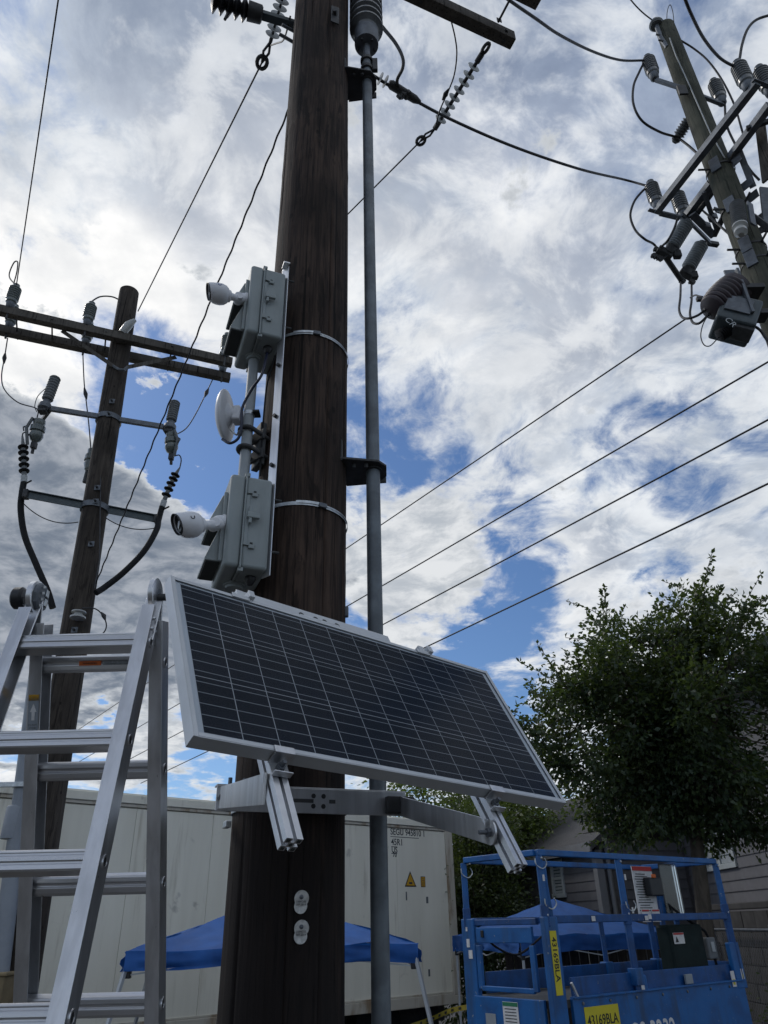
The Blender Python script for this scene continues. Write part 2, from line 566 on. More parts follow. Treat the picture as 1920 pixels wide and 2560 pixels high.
def spline(pts, n=10):
    """smooth curve through points"""
    pts = [V(p) for p in pts]
    q = [pts[0] * 2 - pts[1]] + pts + [pts[-1] * 2 - pts[-2]]
    out = []
    for i in range(1, len(q) - 2):
        p0, p1, p2, p3 = q[i - 1:i + 3]
        for k in range(n):
            u = k / n
            out.append(.5 * ((2 * p1) + (p2 - p0) * u + (2 * p0 - 5 * p1 + 4 * p2 - p3) * u * u + (3 * p1 - p0 - 3 * p2 + p3) * u ** 3))
    out.append(pts[-1])
    return out


def sag(a, b, s, n=24):
    a, b = V(a), V(b)
    return [a.lerp(b, k / n) - V((0, 0, s * 4 * (k / n) * (1 - k / n))) for k in range(n + 1)]


def cable(name, label, pts, r, mt, cat='cable', n=7, group=None, parent=None):
    o = MB().tube(pts, r, n).build(name, mt, parent, smooth=60)
    if parent is None:
        tag(o, label, cat, group)
    return o


def text(name, body, size, org, X, Y, mt, parent, align='LEFT', ext=.0004, xs=1.0, bold=0.0):
    """flat lettering: origin, reading direction, up direction"""
    cu = bpy.data.curves.new(name, 'FONT')
    cu.body, cu.size, cu.align_x, cu.extrude = body, size, align, ext
    cu.resolution_u = 3
    cu.offset = bold
    tmp = bpy.data.objects.new('text_source', cu)
    sc.collection.objects.link(tmp)
    bpy.context.view_layer.update()
    me = bpy.data.meshes.new_from_object(tmp.evaluated_get(bpy.context.evaluated_depsgraph_get()))
    bpy.data.objects.remove(tmp)
    X, Y = V(X).normalized(), V(Y).normalized()
    Z = X.cross(Y)
    mm = Matrix((X * xs, Y, Z)).transposed().to_4x4()
    mm.translation = V(org)
    me.transform(rootmat(parent).inverted() @ mm)
    me.materials.clear()
    me.materials.append(mt)
    o = bpy.data.objects.new(name, me)
    return link(o, parent)

# ================================================================ ground
o = MB().add([(-300, -60, 0), (300, -60, 0), (300, 500, 0), (-300, 500, 0)], [(0, 1, 2, 3)]).build('ground', M['ground'])
tag(o, kind='structure')


def pole_mesh(base, top, r0, r1, seg=64, rings=90, rough=.010, seed=0.0, checks=10):
    base, top = V(base), V(top)
    rnd = random.Random(int(seed * 10) + 3)
    ck = [(rnd.uniform(0, 2 * pi), rnd.uniform(0, 1), rnd.uniform(.05, .30), rnd.uniform(.004, .011)) for _ in range(checks)]
    mb = MB()
    cwid = max(.034, 2.2 * pi / seg)
    vs, fs = [], []
    for i in range(rings + 1):
        u = i / rings
        c = base.lerp(top, u)
        z = c.z
        for k in range(seg):
            a = 2 * pi * k / seg
            r = r0 + (r1 - r0) * u
            r *= 1 + rough * noise.noise(V((cos(a) * 1.2 + seed, sin(a) * 1.2, z * .5))) * 1.4 + rough * .6 * noise.noise(V((cos(a) * 7 + seed, sin(a) * 7, z * .25)))
            if seed == 1.0:
                for z0_ in (5.75, 5.82, 6.02, 6.28, 4.3, 3.2):
                    r += .0045 * math.exp(-((z - z0_ - .05 * cos(a * 2 + z0_ * 9)) / .022) ** 2) * max(0, noise.noise(V((cos(a) * 2, sin(a) * 2, z0_ * 7))) + .25)
            for ca, cu, cl, cdp in ck:
                da = abs((a - ca + pi) % (2 * pi) - pi)
                if da < cwid and abs(u - cu) < cl / 2:
                    r -= cdp * (1 - da / cwid) * min(1, (cl / 2 - abs(u - cu)) * 25)
            vs.append(c + V((cos(a) * r, sin(a) * r, 0)))
    for i in range(rings):
        for k in range(seg):
            k2 = (k + 1) % seg
            fs.append((i * seg + k, i * seg + k2, (i + 1) * seg + k2, (i + 1) * seg + k))
    fs.append(tuple(range(seg - 1, -1, -1)))
    fs.append(tuple(rings * seg + k for k in range(seg)))
    return mb.add(vs, fs)


# ================================================================ main pole
PC = V((-.362, 2.80, 0))
pole = thing('utility_pole', 'thick dark brown creosoted wood pole in the middle carrying the grey boxes', 'utility pole', PC)
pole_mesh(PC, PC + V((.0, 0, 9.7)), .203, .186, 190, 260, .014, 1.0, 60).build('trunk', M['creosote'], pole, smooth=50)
# knot rings and a plate with a bolt near the top
pl = MB()
pc0 = P(838, 42, 2.63)
pl.box(pc0 + V((0, -.012, 0)), (.055, .008, .20), (V((.93, .36, 0)), V((-.36, .93, 0)), V((0, 0, 1)))).build('bolt_plate', M['dark_steel'], pole, bevel=.002)
MB().cyl(pc0 + V((0, -.045, .0)), pc0 + V((0, .0, .0)), .017, 6).build('bolt_head', M['dark_steel'], pole)
for zz in (6.30, 4.95, 5.72):
    pass
# two pairs of round inspection tags nailed to the pole
for (py, dz) in ((2255, 0), (2330, 0)):
    c = P(752, py, 2.605)
    nx = (c - V((PC.x, PC.y, c.z))).normalized()
    c = V((PC.x, PC.y, c.z)) + nx * .2065
    tx = V((-nx.y, nx.x, 0))
    MB().lathe(c + V((0, 0, -.012)), nx, [(0, .021), (.0015, .021)], 22).build('tag', M['tag'], pole)
    MB().lathe(c + V((.002, 0, .010)) + nx * .0022, nx + V((0, 0, -.12)), [(0, .0235), (.0015, .0235)], 24).build('tag', M['tag'], pole)
    MB().lathe(c + V((.001, 0, .014)) + nx * .004, nx, [(0, .007), (.004, .006), (.007, .002)], 10).build('nail', M['steel'], pole)
    text('lettering', 'OSMOSE', .0085, c + nx * .0048 + V((0, 0, -.002)), tx, V((0, 0, 1)), M['ink_soft'], pole, 'CENTER', .0001)
    text('lettering', 'SEP 2014', .0085, c + nx * .0048 + V((0, 0, -.010)), tx, V((0, 0, 1)), M['ink_soft'], pole, 'CENTER', .0001)

# ---------------------------------------------------------------- double crossarm of the main pole (top right)
adir = (PZ(1285, 115, 9.0) - PZ(1040, 0, 9.0)).normalized()
anrm = V((-adir.y, adir.x, 0))
e1 = PZ(1283, 112, 9.0)
arm_c = e1 - adir * 1.55
xa = thing('crossarm', 'weathered wooden crossarm beam with square end at the top right of the dark pole', 'crossarm', arm_c, 'crossarms of the main pole')
MB().box(arm_c + V((0, 0, .07)), (3.1, .105, .14), (adir, anrm, V((0, 0, 1)))).build('beam', M['armwood'], xa, bevel=.006)
for s_ in (.10, .95):
    q = e1 - adir * s_
    MB().cyl(q + V((0, 0, -.012)), q + V((0, 0, .01)), .016, 8).build('bolt', M['dark_steel'], xa)
    MB().cyl(q - anrm * .07 + V((0, 0, .06)), q - anrm * .05 + V((0, 0, .06)), .016, 8).build('bolt', M['dark_steel'], xa)
e2 = PZ(1347, 12, 9.0)
xb = thing('crossarm', 'second wooden crossarm end cut by the top edge of the picture, nearest the right pole', 'crossarm', e2 - adir * 1.5, 'crossarms of the main pole')
MB().box(e2 - adir * 1.5 + V((0, 0, .07)), (3.0, .105, .14), (adir, anrm, V((0, 0, 1)))).build('beam', M['armwood'], xb, bevel=.006)
q = PZ(1247, 66, 9.0)
MB().cyl(q + V((0, 0, .07)), q - anrm * 1.0 + V((0, 0, .07)), .011, 8).build('spacer_bolt', M['dark_steel'], xb)
MB().box(q + V((0, 0, .07)) - anrm * .02, (.05, .006, .05), (adir, anrm, V((0, 0, 1)))).build('washer', M['dark_steel'], xb)


def deadend(name, label, a, b, n, r, mt, group=None):
    """polymer dead-end insulator from a to b with n discs, fittings at both ends"""
    a, b = V(a), V(b)
    ax = (b - a).normalized()
    L = (b - a).length
    th = thing(name, label, 'insulator', a, group)
    MB().cyl(a, b, L * .022, 10).build('rod', M['dark_steel'], th, smooth=40)
    for k in range(n):
        p = a + ax * (L * (.16 + .70 * k / (n - 1)))
        MB().lathe(p, ax, [(-L * .004, L * .03), (0, r), (L * .008, r * .97), (L * .022, L * .035), (L * .024, L * .026)], 18).build('disc', mt, th, smooth=35)
    for q, s_ in ((a, 1), (b, -1)):
        MB().cyl(q, q + ax * s_ * L * .10, L * .034, 10).build('end_fitting', M['dark_steel'], th, smooth=40)
    return th, ax, L


ia, ib = P(1205, 135, 4.05), P(1087, 322, 4.55)
ib = PZ(1087, 322, ia.z - .03)
th, ax, L = deadend('strain_insulator', 'grey eight-disc strain insulator hanging off the right crossarm end', ia, ib, 8, .066, M['polymer_light'], 'strain insulators')
ring = [ia - ax * .06 + V((cos(a) * .0, 0, 0)) + (adir * cos(a) * .022 + ax * sin(a) * .055) for a in [k * 2 * pi / 14 for k in range(15)]]
MB().tube(ring, .017, 8).build('shackle', M['dark_steel'], th)
e_b = PZ(1052, 352, ib.z)
MB().tube([ib, ib.lerp(e_b, .5) + adir * .026, e_b], .012, 6).build('clevis', M['dark_steel'], th)
MB().tube([ib, ib.lerp(e_b, .5) - adir * .026, e_b], .012, 6).build('clevis', M['dark_steel'], th)
ring = [e_b + (ax * cos(a) * .052 + adir * sin(a) * .042) for a in [k * 2 * pi / 14 for k in range(15)]]
MB().tube(ring, .017, 8).build('thimble', M['dark_steel'], th)
C_END = e_b

ja, jb = PZ(716, -40, 9.0), PZ(676, 105, 8.97)
th, ax, L = deadend('strain_insulator', 'grey strain insulator at the top left edge of the dark pole', ja, jb, 7, .066, M['polymer_light'], 'strain insulators')
e_a = PZ(655, 156, jb.z)
MB().tube([jb, jb.lerp(e_a, .5) + adir * .026, e_a], .012, 6).build('clevis', M['dark_steel'], th)
MB().tube([jb, jb.lerp(e_a, .5) - adir * .026, e_a], .012, 6).build('clevis', M['dark_steel'], th)
ring = [e_a + (ax * cos(a) * .06 + adir * sin(a) * .046) for a in [k * 2 * pi / 14 for k in range(15)]]
MB().tube(ring, .019, 8).build('thimble', M['dark_steel'], th)
A_END = e_a

# ribbed arrester on an arm sticking out left at the very top
ar0, ar1 = PZ(545, 4, 7.9), PZ(735, 62, 7.9)
dd = (ar1 - ar0).normalized()
th = thing('surge_arrester', 'dark ribbed arrester on a green grey arm at the top left of the dark pole', 'arrester', ar1)
prof = []
for k in range(5):
    prof += [(k * .055, .04), (k * .055 + .018, .088), (k * .055 + .024, .088), (k * .055 + .05, .042)]
MB().lathe(ar0 - dd * .05, dd, prof, 18).build('sheds', M['black'], th, smooth=30)
MB().lathe(ar0 + dd * .22, dd, [(0, .07), (.10, .065), (.11, .05)], 16).build('collar', M['dark_steel'], th, smooth=40)
MB().bar(ar0 + dd * .30, ar1 + dd * .10, .06, .045).build('arm', M['recloser'], th, bevel=.004)
MB().tube([ar0 + dd * .10, ar0 + dd * .08 + V((-.02, .02, -.16))], .012, 6).build('tail', M['black'], th)
MB().box(ar1 + dd * .06, (.03, .10, .34)).build('mount_plate', M['dark_steel'], th, bevel=.003)
# step bolts of the main pole
for (p0, p1, nm) in (((698, 85), (738, 108), 0), ((660 + 45, 62), (742, 82), 1)):
    a, b = PZ(*p0, 7.4 + .25 * nm), PZ(*p1, 7.4 + .25 * nm)
    MB().cyl(a, b + (b - a) * .3, .013, 8).build('step_bolt', M['steel'], pole, smooth=40)
cable('jumper_wire', 'short dark jumper wire curling beside the top left strain insulator', spline([PZ(678, 113, 8.9), PZ(692, 108, 8.6), PZ(707, 102, 8.2), PZ(716, 80, 7.9), PZ(726, 40, 7.9)]), .007, M['wire_dark'])

def PP(px, py, p0, n):
    r = ray(px, py)
    return CAM + r * ((V(p0) - CAM).dot(n) / r.dot(n))


# ================================================================ conduit riser beside the main pole
CX = V((-.046, 2.815, 0))
cr = thing('conduit_riser', 'slim grey metal conduit standing just right of the dark pole', 'conduit', CX)
MB().cyl(CX, CX + V((0, 0, 7.02)), .0315, 24).build('pipe', M['pipe'], cr, smooth=40)
for zc_, nm in ((6.88, 0), (6.98, 1)):
    MB().lathe(CX + V((0, 0, zc_)), V((0, 0, 1)), [(0, .034), (.004, .043), (.03, .043), (.034, .034)], 20).build('clamp_ring', M['dark_steel'], cr, smooth=40)
MB().box(CX + V((.055, -.01, 6.93)), (.035, .03, .13)).build('clamp_bolt', M['dark_steel'], cr, bevel=.004)
MB().cyl(CX + V((0, 0, 7.0)), CX + V((0, 0, 7.22)), .024, 16).build('neck', M['steel'], cr, smooth=40)
for zb, lab in ((6.76, 0), (3.71, 1)):
    br = MB()
    z0 = zb
    poly = [V((-.20, 2.71, z0)), V((-.20, 2.94, z0)), V((-.02, 2.92, z0)), V((.016, 2.87, z0)), V((.016, 2.79, z0)), V((-.02, 2.745, z0))]
    br.prism(poly, (0, 0, .012))
    br.build('standoff_bracket', M['dark_steel'], cr, bevel=.002)
    MB().box((-.186, 2.825, z0 + .05), (.012, .22, .11)).build('bracket_flange', M['dark_steel'], cr, bevel=.002)
    MB().box((-.08, 2.935, z0 + .03), (.19, .01, .06), (V((.99, -.11, 0)), V((.11, .99, 0)), V((0, 0, 1)))).build('bracket_flange', M['dark_steel'], cr, bevel=.002)
    for bx in (-.13, -.075):
        MB().cyl((bx, 2.76, z0 - .022), (bx, 2.76, z0 + .002), .010, 6).build('bolt', M['dark_steel'], cr)
    MB().lathe(CX + V((0, 0, z0 - .01)), V((0, 0, 1)), [(0, .033), (.002, .042), (.03, .042), (.032, .033)], 20).build('saddle', M['dark_steel'], cr, smooth=40)

ct = thing('cable_terminator', 'large dark ribbed insulator bell on top of the grey conduit', 'insulator', CX + V((0, 0, 7.18)))
prof = [(0, .03), (.01, .06), (.06, .075), (.16, .080)]
for k in range(9):
    z0 = .17 + k * .075
    prof += [(z0, .086), (z0 + .02, .118), (z0 + .035, .118), (z0 + .07, .092)]
MB().lathe(CX + V((0, 0, 7.2)), V((0, 0, 1)), prof, 28).build('ribbed_body', M['porcelain'], ct, smooth=32)
MB().lathe(CX + V((0, 0, 7.19)), V((0, 0, 1)), [(-.01, .05), (0, .082), (.15, .084), (.16, .06)], 24).build('base_cap', M['steel'], ct, smooth=32)
for k in range(5):
    a = k * 2 * pi / 5 + .4
    MB().cyl(CX + V((cos(a) * .058, sin(a) * .058, 7.165)), CX + V((cos(a) * .058, sin(a) * .058, 7.20)), .009, 6).build('bolt', M['dark_steel'], ct)

# ================================================================ mounting bars, boxes, cameras on the left of the pole
NB, WB, ZB = V((-.93, -.37, 0)).normalized(), V((-.37, .93, 0)).normalized(), V((0, 0, 1))
FN = V((-.597, 2.43, 0))            # front edge nearest the camera
DEP, WID = .166, .275


def bxp(d_, w_, z):                 # d from the front face backwards, w away from the camera
    return FN - NB * d_ + WB * w_ + V((0, 0, z))


AX = (-NB, WB, ZB)
for w_, z0, z1, lab in ((-.004, 3.05, 4.70, 'flat aluminium mounting bar with bolts running behind both grey boxes, near side'),
                        (WID - .02, 3.05, 4.62, 'flat aluminium mounting bar behind the boxes on the far side of the pipe mast')):
    a = bxp(DEP + .010, w_ + .012, 0)
    bnr, bwd = V((-.62, -.78, 0)).normalized(), V((-.78, .62, 0)).normalized()
    if w_ > .1:
        bnr, bwd = NB, WB
    BAX = (bnr, bwd, ZB)
    mbar = thing('mounting_bar', lab, 'bar', a + V((0, 0, z0)), 'aluminium mounting bars')
    MB().box(a + bwd * .018 + V((0, 0, (z0 + z1) / 2)), (.004, .045, z1 - z0), BAX).build('flat_bar', M['alu'], mbar, bevel=.001)
    MB().box(a + V((0, 0, z1 - .004)) - NB * -.012, (.03, .045, .008), AX).build('bent_lip', M['alu'], mbar, bevel=.001)
    for zz in (3.55, 3.80, 4.08):
        q = a + bwd * .018 + V((0, 0, zz)) + bnr * .002
        MB().cyl(q, q + bnr * .012, .009, 6).build('bolt_head', M['black'], mbar)
    for zz in (3.15, 3.38, 4.30, 4.60):
        q = a + V((0, 0, zz)) - NB * .002
        MB().cyl(q, q - NB * .03, .005, 6).build('screw', M['dark_steel'], mbar)

for zz, lab in ((4.355, 'bright perforated steel band clamp round the dark pole beside the upper box'), (3.42, 'bright perforated steel band clamp with printed label beside the lower box')):
    bc = thing('band_clamp', lab, 'clamp', V((PC.x, PC.y, zz)), 'steel band clamps on the pole')
    rr = .2005
    MB().band(PC, rr, zz - .008, zz + .008, .0015, 0, 2 * pi, 72).build('band', M['galv'], bc, smooth=40)
    aw = radians(-72) if zz > 4 else radians(-58)
    q = V((PC.x, PC.y, zz)) + V((cos(aw), sin(aw), 0)) * (rr + .006)
    MB().box(q, (.034, .012, .020), (V((-sin(aw), cos(aw), 0)), V((cos(aw), sin(aw), 0)), ZB)).build('screw_housing', M['steel'], bc, bevel=.002)
    MB().band(PC, rr + .003, zz - .006 + .006, zz + .012, .0015, aw - .55, aw - .05, 14).build('loose_end', M['galv'], bc, smooth=40)
    for k in range(26):
        a = aw + .05 + k * .035
        q = V((PC.x, PC.y, zz)) + V((cos(a), sin(a), 0)) * (rr + .0018)
        MB().box(q, (.0022, .0012, .009), (V((-sin(a), cos(a), 0)), V((cos(a), sin(a), 0)), ZB)).build('slot', M['dark_steel'], bc)

for zt, zb, lab, up in ((4.633, 4.22, 'upper grey weatherproof equipment box with latch and vent hoods on the dark pole', 1),
                        (3.465, 3.068, 'lower grey weatherproof equipment box just above the solar panel', 0)):
    hh = zt - zb
    en = thing('equipment_box', lab, 'equipment box', bxp(DEP / 2, WID / 2, zb), 'grey equipment boxes')
    zc_ = (zt + zb) / 2
    SEAM = .062
    MB().box(bxp((SEAM + DEP) / 2 + .001, WID / 2, zc_), (DEP - SEAM - .002, WID, hh), AX).build('case', M['enclosure'], en, smooth=40, bevel=.012, seg=3)
    MB().box(bxp(SEAM / 2 - .001, WID / 2, zc_), (SEAM - .001, WID + .004, hh + .004), AX).build('lid', M['enclosure'], en, smooth=40, bevel=.016, seg=4)
    MB().box(bxp(SEAM + .001, WID / 2, zc_), (.007, WID + .009, hh + .009), AX).build('rim', M['enclosure'], en, bevel=.002)
    # latch knob with wings on the near side
    q = bxp(SEAM + .022, -.004, zc_ + .02)
    MB().cyl(q, q - WB * .022, .012, 14).build('latch_boss', M['enclosure'], en, smooth=40)
    lt = MB().box(q - WB * .012 + V((0, 0, -.004)), (.012, .018, .075), AX).build('latch_wing', M['enclosure'], en, bevel=.003)
    MB().box(q - WB * .016 - NB * .012 + V((0, 0, -.008)), (.048, .016, .022), AX).build('latch_lever', M['enclosure'], en, bevel=.003)
    for dz in (hh * .30, -hh * .27):
        MB().box(bxp(SEAM + .028, -.004, zc_ + dz), (.042, .010, .004), AX).build('catch', M['enclosure'], en)
        MB().box(bxp(SEAM + .036, -.005, zc_ + dz - .008), (.022, .010, .012), AX).build('catch_hook', M['enclosure'], en, bevel=.002)
        MB().box(bxp(SEAM + .036, -.0015, zc_ + dz + .009), (.010, .006, .008), AX).build('catch_slot', M['enclosure_dark'], en)
    MB().box(bxp(SEAM + .012, -.002, zc_), (.014, .007, hh * .55), AX).build('latch_rib', M['enclosure'], en, bevel=.002)
    for zz in (zt + .008, zb - .008):
        MB().box(bxp(SEAM + .004, .012, zz), (.02, .022, .016), AX).build('hinge_lug', M['enclosure'], en, bevel=.002)
    # two sloping vent hoods on the lid
    for h0, h1 in ((hh * .46, hh * .80), (hh * .08, hh * .44)):
        w0, w1 = .045, .235
        pr = [(0, h1), (.018, h1), (.062, h0 + .012), (.062, h0), (0, h0)]
        base = [bxp(.0, w0, zb) + NB * a + V((0, 0, z)) for a, z in pr]
        MB().prism(base, WB * (w1 - w0)).build('vent_hood', M['enclosure'], en, bevel=.003)
        MB().box(bxp(-.030, (w0 + w1) / 2, zb + h0 - .001), (.050, w1 - w0 - .012, .004), AX).build('vent_opening', M['enclosure_dark'], en)
        MB().box(bxp(-.008, w0 - .014, zb + (h0 + h1) / 2), (.014, .010, h1 - h0 + .012), AX).build('hood_flange', M['enclosure'], en, bevel=.002)
    g = bxp(DEP * .72, WID * .30, zb)
    MB().lathe(g + V((0, 0, .002)), V((0, 0, -1)), [(0, .020), (.012, .022), (.024, .016), (.034, .010)], 16).build('cable_gland', M['black'], en, smooth=40)
    gp = bxp(DEP * .45, WID * .62, zb)
    MB().lathe(gp + V((0, 0, .002)), V((0, 0, -1)), [(0, .042), (.010, .042), (.012, .034), (.022, .034)], 20).build('pipe_hub', M['enclosure'], en, smooth=40)

# pipe mast between the boxes
MX = bxp(DEP * .45, WID * .62, 0)
ma = thing('pipe_mast', 'short grey pipe joining the two equipment boxes and carrying the dish', 'pipe', MX + V((0, 0, 3.46)))
MB().cyl(MX + V((0, 0, 3.44)), MX + V((0, 0, 4.21)), .0235, 24).build('pipe', M['mast'], ma, smooth=40)
for zz in (3.70, 3.80):
    a = MX + V((0, 0, zz))
    b = V((PC.x - .16, PC.y - .10, zz - .01))
    dr = (b - a).normalized()
    sd = V((-dr.y, dr.x, 0))
    pts = [b + sd * .034, a + sd * .034] + [a + sd * .034 * cos(k * pi / 8) - dr * .034 * sin(k * pi / 8) for k in range(1, 8)] + [a - sd * .034, b - sd * .034]
    MB().tube(pts, .010, 8).build('u_bolt', M['dark_steel'], ma, smooth=50)
    MB().box(a + dr * .055, (.014, .10, .05), (dr, sd, ZB)).build('saddle_plate', M['dark_steel'], ma, bevel=.003)
MB().box(V((PC.x - .185, PC.y - .12, 3.76)), (.03, .08, .22), (V((-.83, -.55, 0)), V((.55, -.83, 0)), ZB)).build('pole_plate', M['dark_steel'], ma, bevel=.004)


def cam_body(label, c, ax, base, mark, mt_logo):
    """bullet camera: egg body, black hooded front, ball joint arm, round base on the box lid"""
    ax = ax.normalized()
    th = thing('security_camera', label, 'camera', base, 'white bullet cameras')
    upv = (V((0, 0, 1)) - ax * ax.z).normalized()

    def visor(mb_):
        for p in mb_.v:
            q_ = p - c
            if q_.dot(ax) > .030:
                p += ax * .30 * q_.dot(upv)
        return mb_

    prof = [(-.047, .012), (-.046, .022), (-.041, .033), (-.028, .0435), (-.010, .0485), (.008, .0485), (.024, .0455), (.034, .0425), (.043, .0395), (.0435, .036), (.036, .035)]
    visor(MB().lathe(c, ax, prof, 40, cap=False)).build('body', M['white_plastic'], th, smooth=40)
    visor(MB().lathe(c, ax, [(.031, .0005), (.0312, .0352), (.042, .0365), (.0455, .0385), (.049, .0392), (.0495, .0375), (.041, .035)], 36, cap=False)).build('front_bezel', M['black'], th, smooth=40)
    MB().lathe(c + ax * .0335, ax, [(0, .026), (.003, .026), (.0035, .020)], 26).build('led_ring', M['polymer'], th, smooth=40)
    MB().lathe(c + ax * .036, ax, [(0, .016), (.004, .016), (.006, .012)], 20).build('lens', M['glass_lens'], th, smooth=40)
    j = c - ax * .056
    MB().lathe(c - ax * .040, -ax, [(0, .030), (.012, .026), (.016, .018), (.034, .014)], 20).build('tail_collar', M['white_plastic'], th, smooth=40)
    k = j.lerp(base, .45)
    MB().tube([j, k, k.lerp(base, .5)], [.015, .019, .021], 16).build('neck', M['white_plastic'], th, smooth=50)
    MB().lathe(base, NB, [(0, .037), (.010, .037), (.012, .034), (.034, .028), (.044, .020)], 26).build('mount_base', M['white_plastic'], th, smooth=35)
    MB().cyl(k - WB * .024, k + WB * .024, .019, 16).build('knuckle', M['white_plastic'], th, smooth=40)
    # rounded letter mark on the side
    up = (V((0, 0, 1)) - ax * ax.z).normalized()
    sd = ax.cross(up)
    if sd.dot(CAM - c) < 0:
        sd = -sd
    nrm = (sd + up * mark).normalized()
    upn = nrm.cross(ax)
    if upn.z < 0:
        upn = -upn
    cc = c + ax * .002 + nrm * .0490
    pts = [cc + ax * .0065 * s_ + upn * y - nrm * (y * y * 8) for s_, y in ((-1, .007), (-1, .001))]
    pts += [cc + ax * .0065 * -cos(a) + upn * (.001 - .0065 * sin(a)) for a in [pi * k_ / 8 for k_ in range(1, 8)]]
    pts += [cc + ax * .0065 + upn * y for y in (.001, .005)]
    MB().tube(pts, .0016, 6).build('logo_mark', mt_logo, th)
    return th


c1 = P(547, 735, 2.375)
cam_body('upper white bullet camera on the box, facing left with its dark front edge-on', c1, V((-.94, -.30, .02)), PP(616, 752, FN + NB * .002, NB), .25, M['logo_blue'])
c2 = P(474, 1312, 2.30)
cam_body('lower white bullet camera with its black round lens visible, above the solar panel', c2, V((-.80, -.48, -.22)), PP(561, 1310, FN + NB * .002, NB), .15, M['ink'])

# dish antenna on the mast
dc = P(563, 1040, 2.62)
dax = V((-.97, .07, .03)).normalized()
dh = thing('dish_antenna', 'round white dish antenna seen from the side between the two grey boxes', 'antenna', dc)
prof = [(-.014, .108), (-.010, .117), (-.004, .120), (.002, .117), (.012, .104), (.021, .082), (.027, .054), (.030, .025), (.031, .001)]
MB().lathe(dc, dax, [(-.020, .020)] + prof, 44).build('reflector', M['white_plastic'], dh, smooth=45)
MB().lathe(dc, -dax, [(.010, .070), (.030, .040), (.034, .034), (.060, .032), (.066, .026)], 24).build('housing', M['white_plastic'], dh, smooth=35)
MB().box(dc - dax * .055, (.035, .062, .075), frame(dax)[2:] + frame(dax)[:2]).build('housing_block', M['white_plastic'], dh, bevel=.008, seg=3)
mp = MX + V((0, 0, dc.z))
MB().tube([dc - dax * .06, dc - dax * .085, (dc - dax * .085).lerp(mp, .7), mp], [.020, .020, .017, .020], 16).build('arm', M['white_plastic'], dh, smooth=50)
MB().band(MX, .0242, dc.z - .010, dc.z + .010, .002, 0, 2 * pi, 26).build('strap', M['galv'], dh, smooth=40)
MB().box(MX + V((.035, -.005, dc.z + .002)), (.03, .05, .012)).build('strap_end', M['black'], dh, bevel=.003)
cable('flat_strap', 'thin silver strap running from the dish to the pipe mast', spline([dc - dax * .03 + V((0, 0, -.075)), dc + V((.06, 0, -.105)), MX + V((-.03, -.02, dc.z - .10)), MX + V((.02, -.02, dc.z - .095))]), .004, M['galv'], 'strap')
g = bxp(DEP * .72, WID * .30, 4.22)
cable('antenna_cable', 'dark blue black cable looping from the upper box down to the dish', spline([g + V((0, 0, -.03)), P(655, 935, 2.5), P(628, 975, 2.52), P(606, 1020, 2.54), P(604, 1065, 2.54), P(596, 1095, 2.55), P(575, 1108, 2.56), P(556, 1098, 2.58)]), .0062, M['blue_cable'], n=9)
cable('data_cable', 'thin black cable running down the pole behind the pipe mast', spline([g + V((.03, .03, -.02)), P(668, 960, 2.62), P(660, 1030, 2.64), P(655, 1100, 2.64), P(650, 1190, 2.64)]), .004, M['rubber'])


def proj(p):
    q = V(p) - CAM
    z = q.dot(FW)
    return 960 + F * q.dot(RT) / z, 1280 - F * q.dot(UP) / z


# ================================================================ solar panel
TL, TR_, BR, BL = V((-.5719, 1.7694, 2.7223)), V((.3504, 2.5357, 2.6761)), V((.5181, 2.3054, 2.2039)), V((-.4042, 1.5391, 2.2501))
pcn = (TL + TR_ + BR + BL) / 4
PX = ((TR_ - TL) + (BR - BL)).normalized()
PY0 = ((TL - BL) + (TR_ - BR)).normalized()
PN = PX.cross(PY0).normalized()
PY = PN.cross(PX)
PW, PH = 1.20, .552
pm = Matrix((PX, PY, PN)).transposed().to_4x4()
pm.translation = pcn
sp = thing('solar_panel', 'dark blue solar panel in a silver frame tilted in front of the dark pole', 'solar panel', pcn, mtx=pm)


def pl(x, y, z=0.0):
    return pcn + PX * x + PY * y + PN * z


LAX = (V((1, 0, 0)), V((0, 1, 0)), V((0, 0, 1)))
lip, dep = .013, .036
for sx in (-1, 1):
    f_ = MB()
    f_.box((sx * (PW / 2 - .0012), 0, -dep / 2), (.0024, PH, dep))
    f_.box((sx * (PW / 2 - lip / 2 - .0012), 0, -.001), (lip - .0024, PH - .0005, .002))
    f_.box((sx * (PW / 2 - .014), 0, -dep + .001), (.024, PH - .001, .002))
    f_.build('frame_rail', M['alu_frame'], sp, local=True, bevel=.0006)
for sy in (-1, 1):
    f_ = MB()
    f_.box((0, sy * (PH / 2 - .0010), -dep / 2 - .0004), (PW - .0052, .0024, dep - .0008))
    f_.box((0, sy * (PH / 2 - lip / 2 - .0012), -.0013), (PW - 2 * lip - .001, lip - .0024, .002))
    f_.box((0, sy * (PH / 2 - .014), -dep + .0015), (PW - .052, .024, .002))
    f_.build('frame_rail', M['alu_frame'], sp, local=True, bevel=.0006)
MB().box((0, 0, -.0075), (PW - .006, PH - .006, .003)).build('backsheet', M['backsheet'], sp, local=True)
NX, NY, gap = 12, 3, .0026
mx, my = .030, .020
cw = (PW - 2 * mx - gap * (NX - 1)) / NX
ch = (PH - 2 * my - gap * (NY - 1)) / NY
cb = MB().box((0, 0, 0), (cw, ch, .0006))
cell0 = cb.build('cell', M['cell'], sp, local=True)
first = True
for j in range(NY):
    for i in range(NX):
        o = cell0 if first else cell0.copy()
        if not first:
            link(o, sp)
        first = False
        o.location = (-PW / 2 + mx + cw / 2 + i * (cw + gap), -PH / 2 + my + ch / 2 + j * (ch + gap), -.0055)
bb = MB().box((0, 0, 0), (PW - 2 * mx, .0016, .0004))
bus0 = bb.build('busbar', M['silver_line'], sp, local=True)
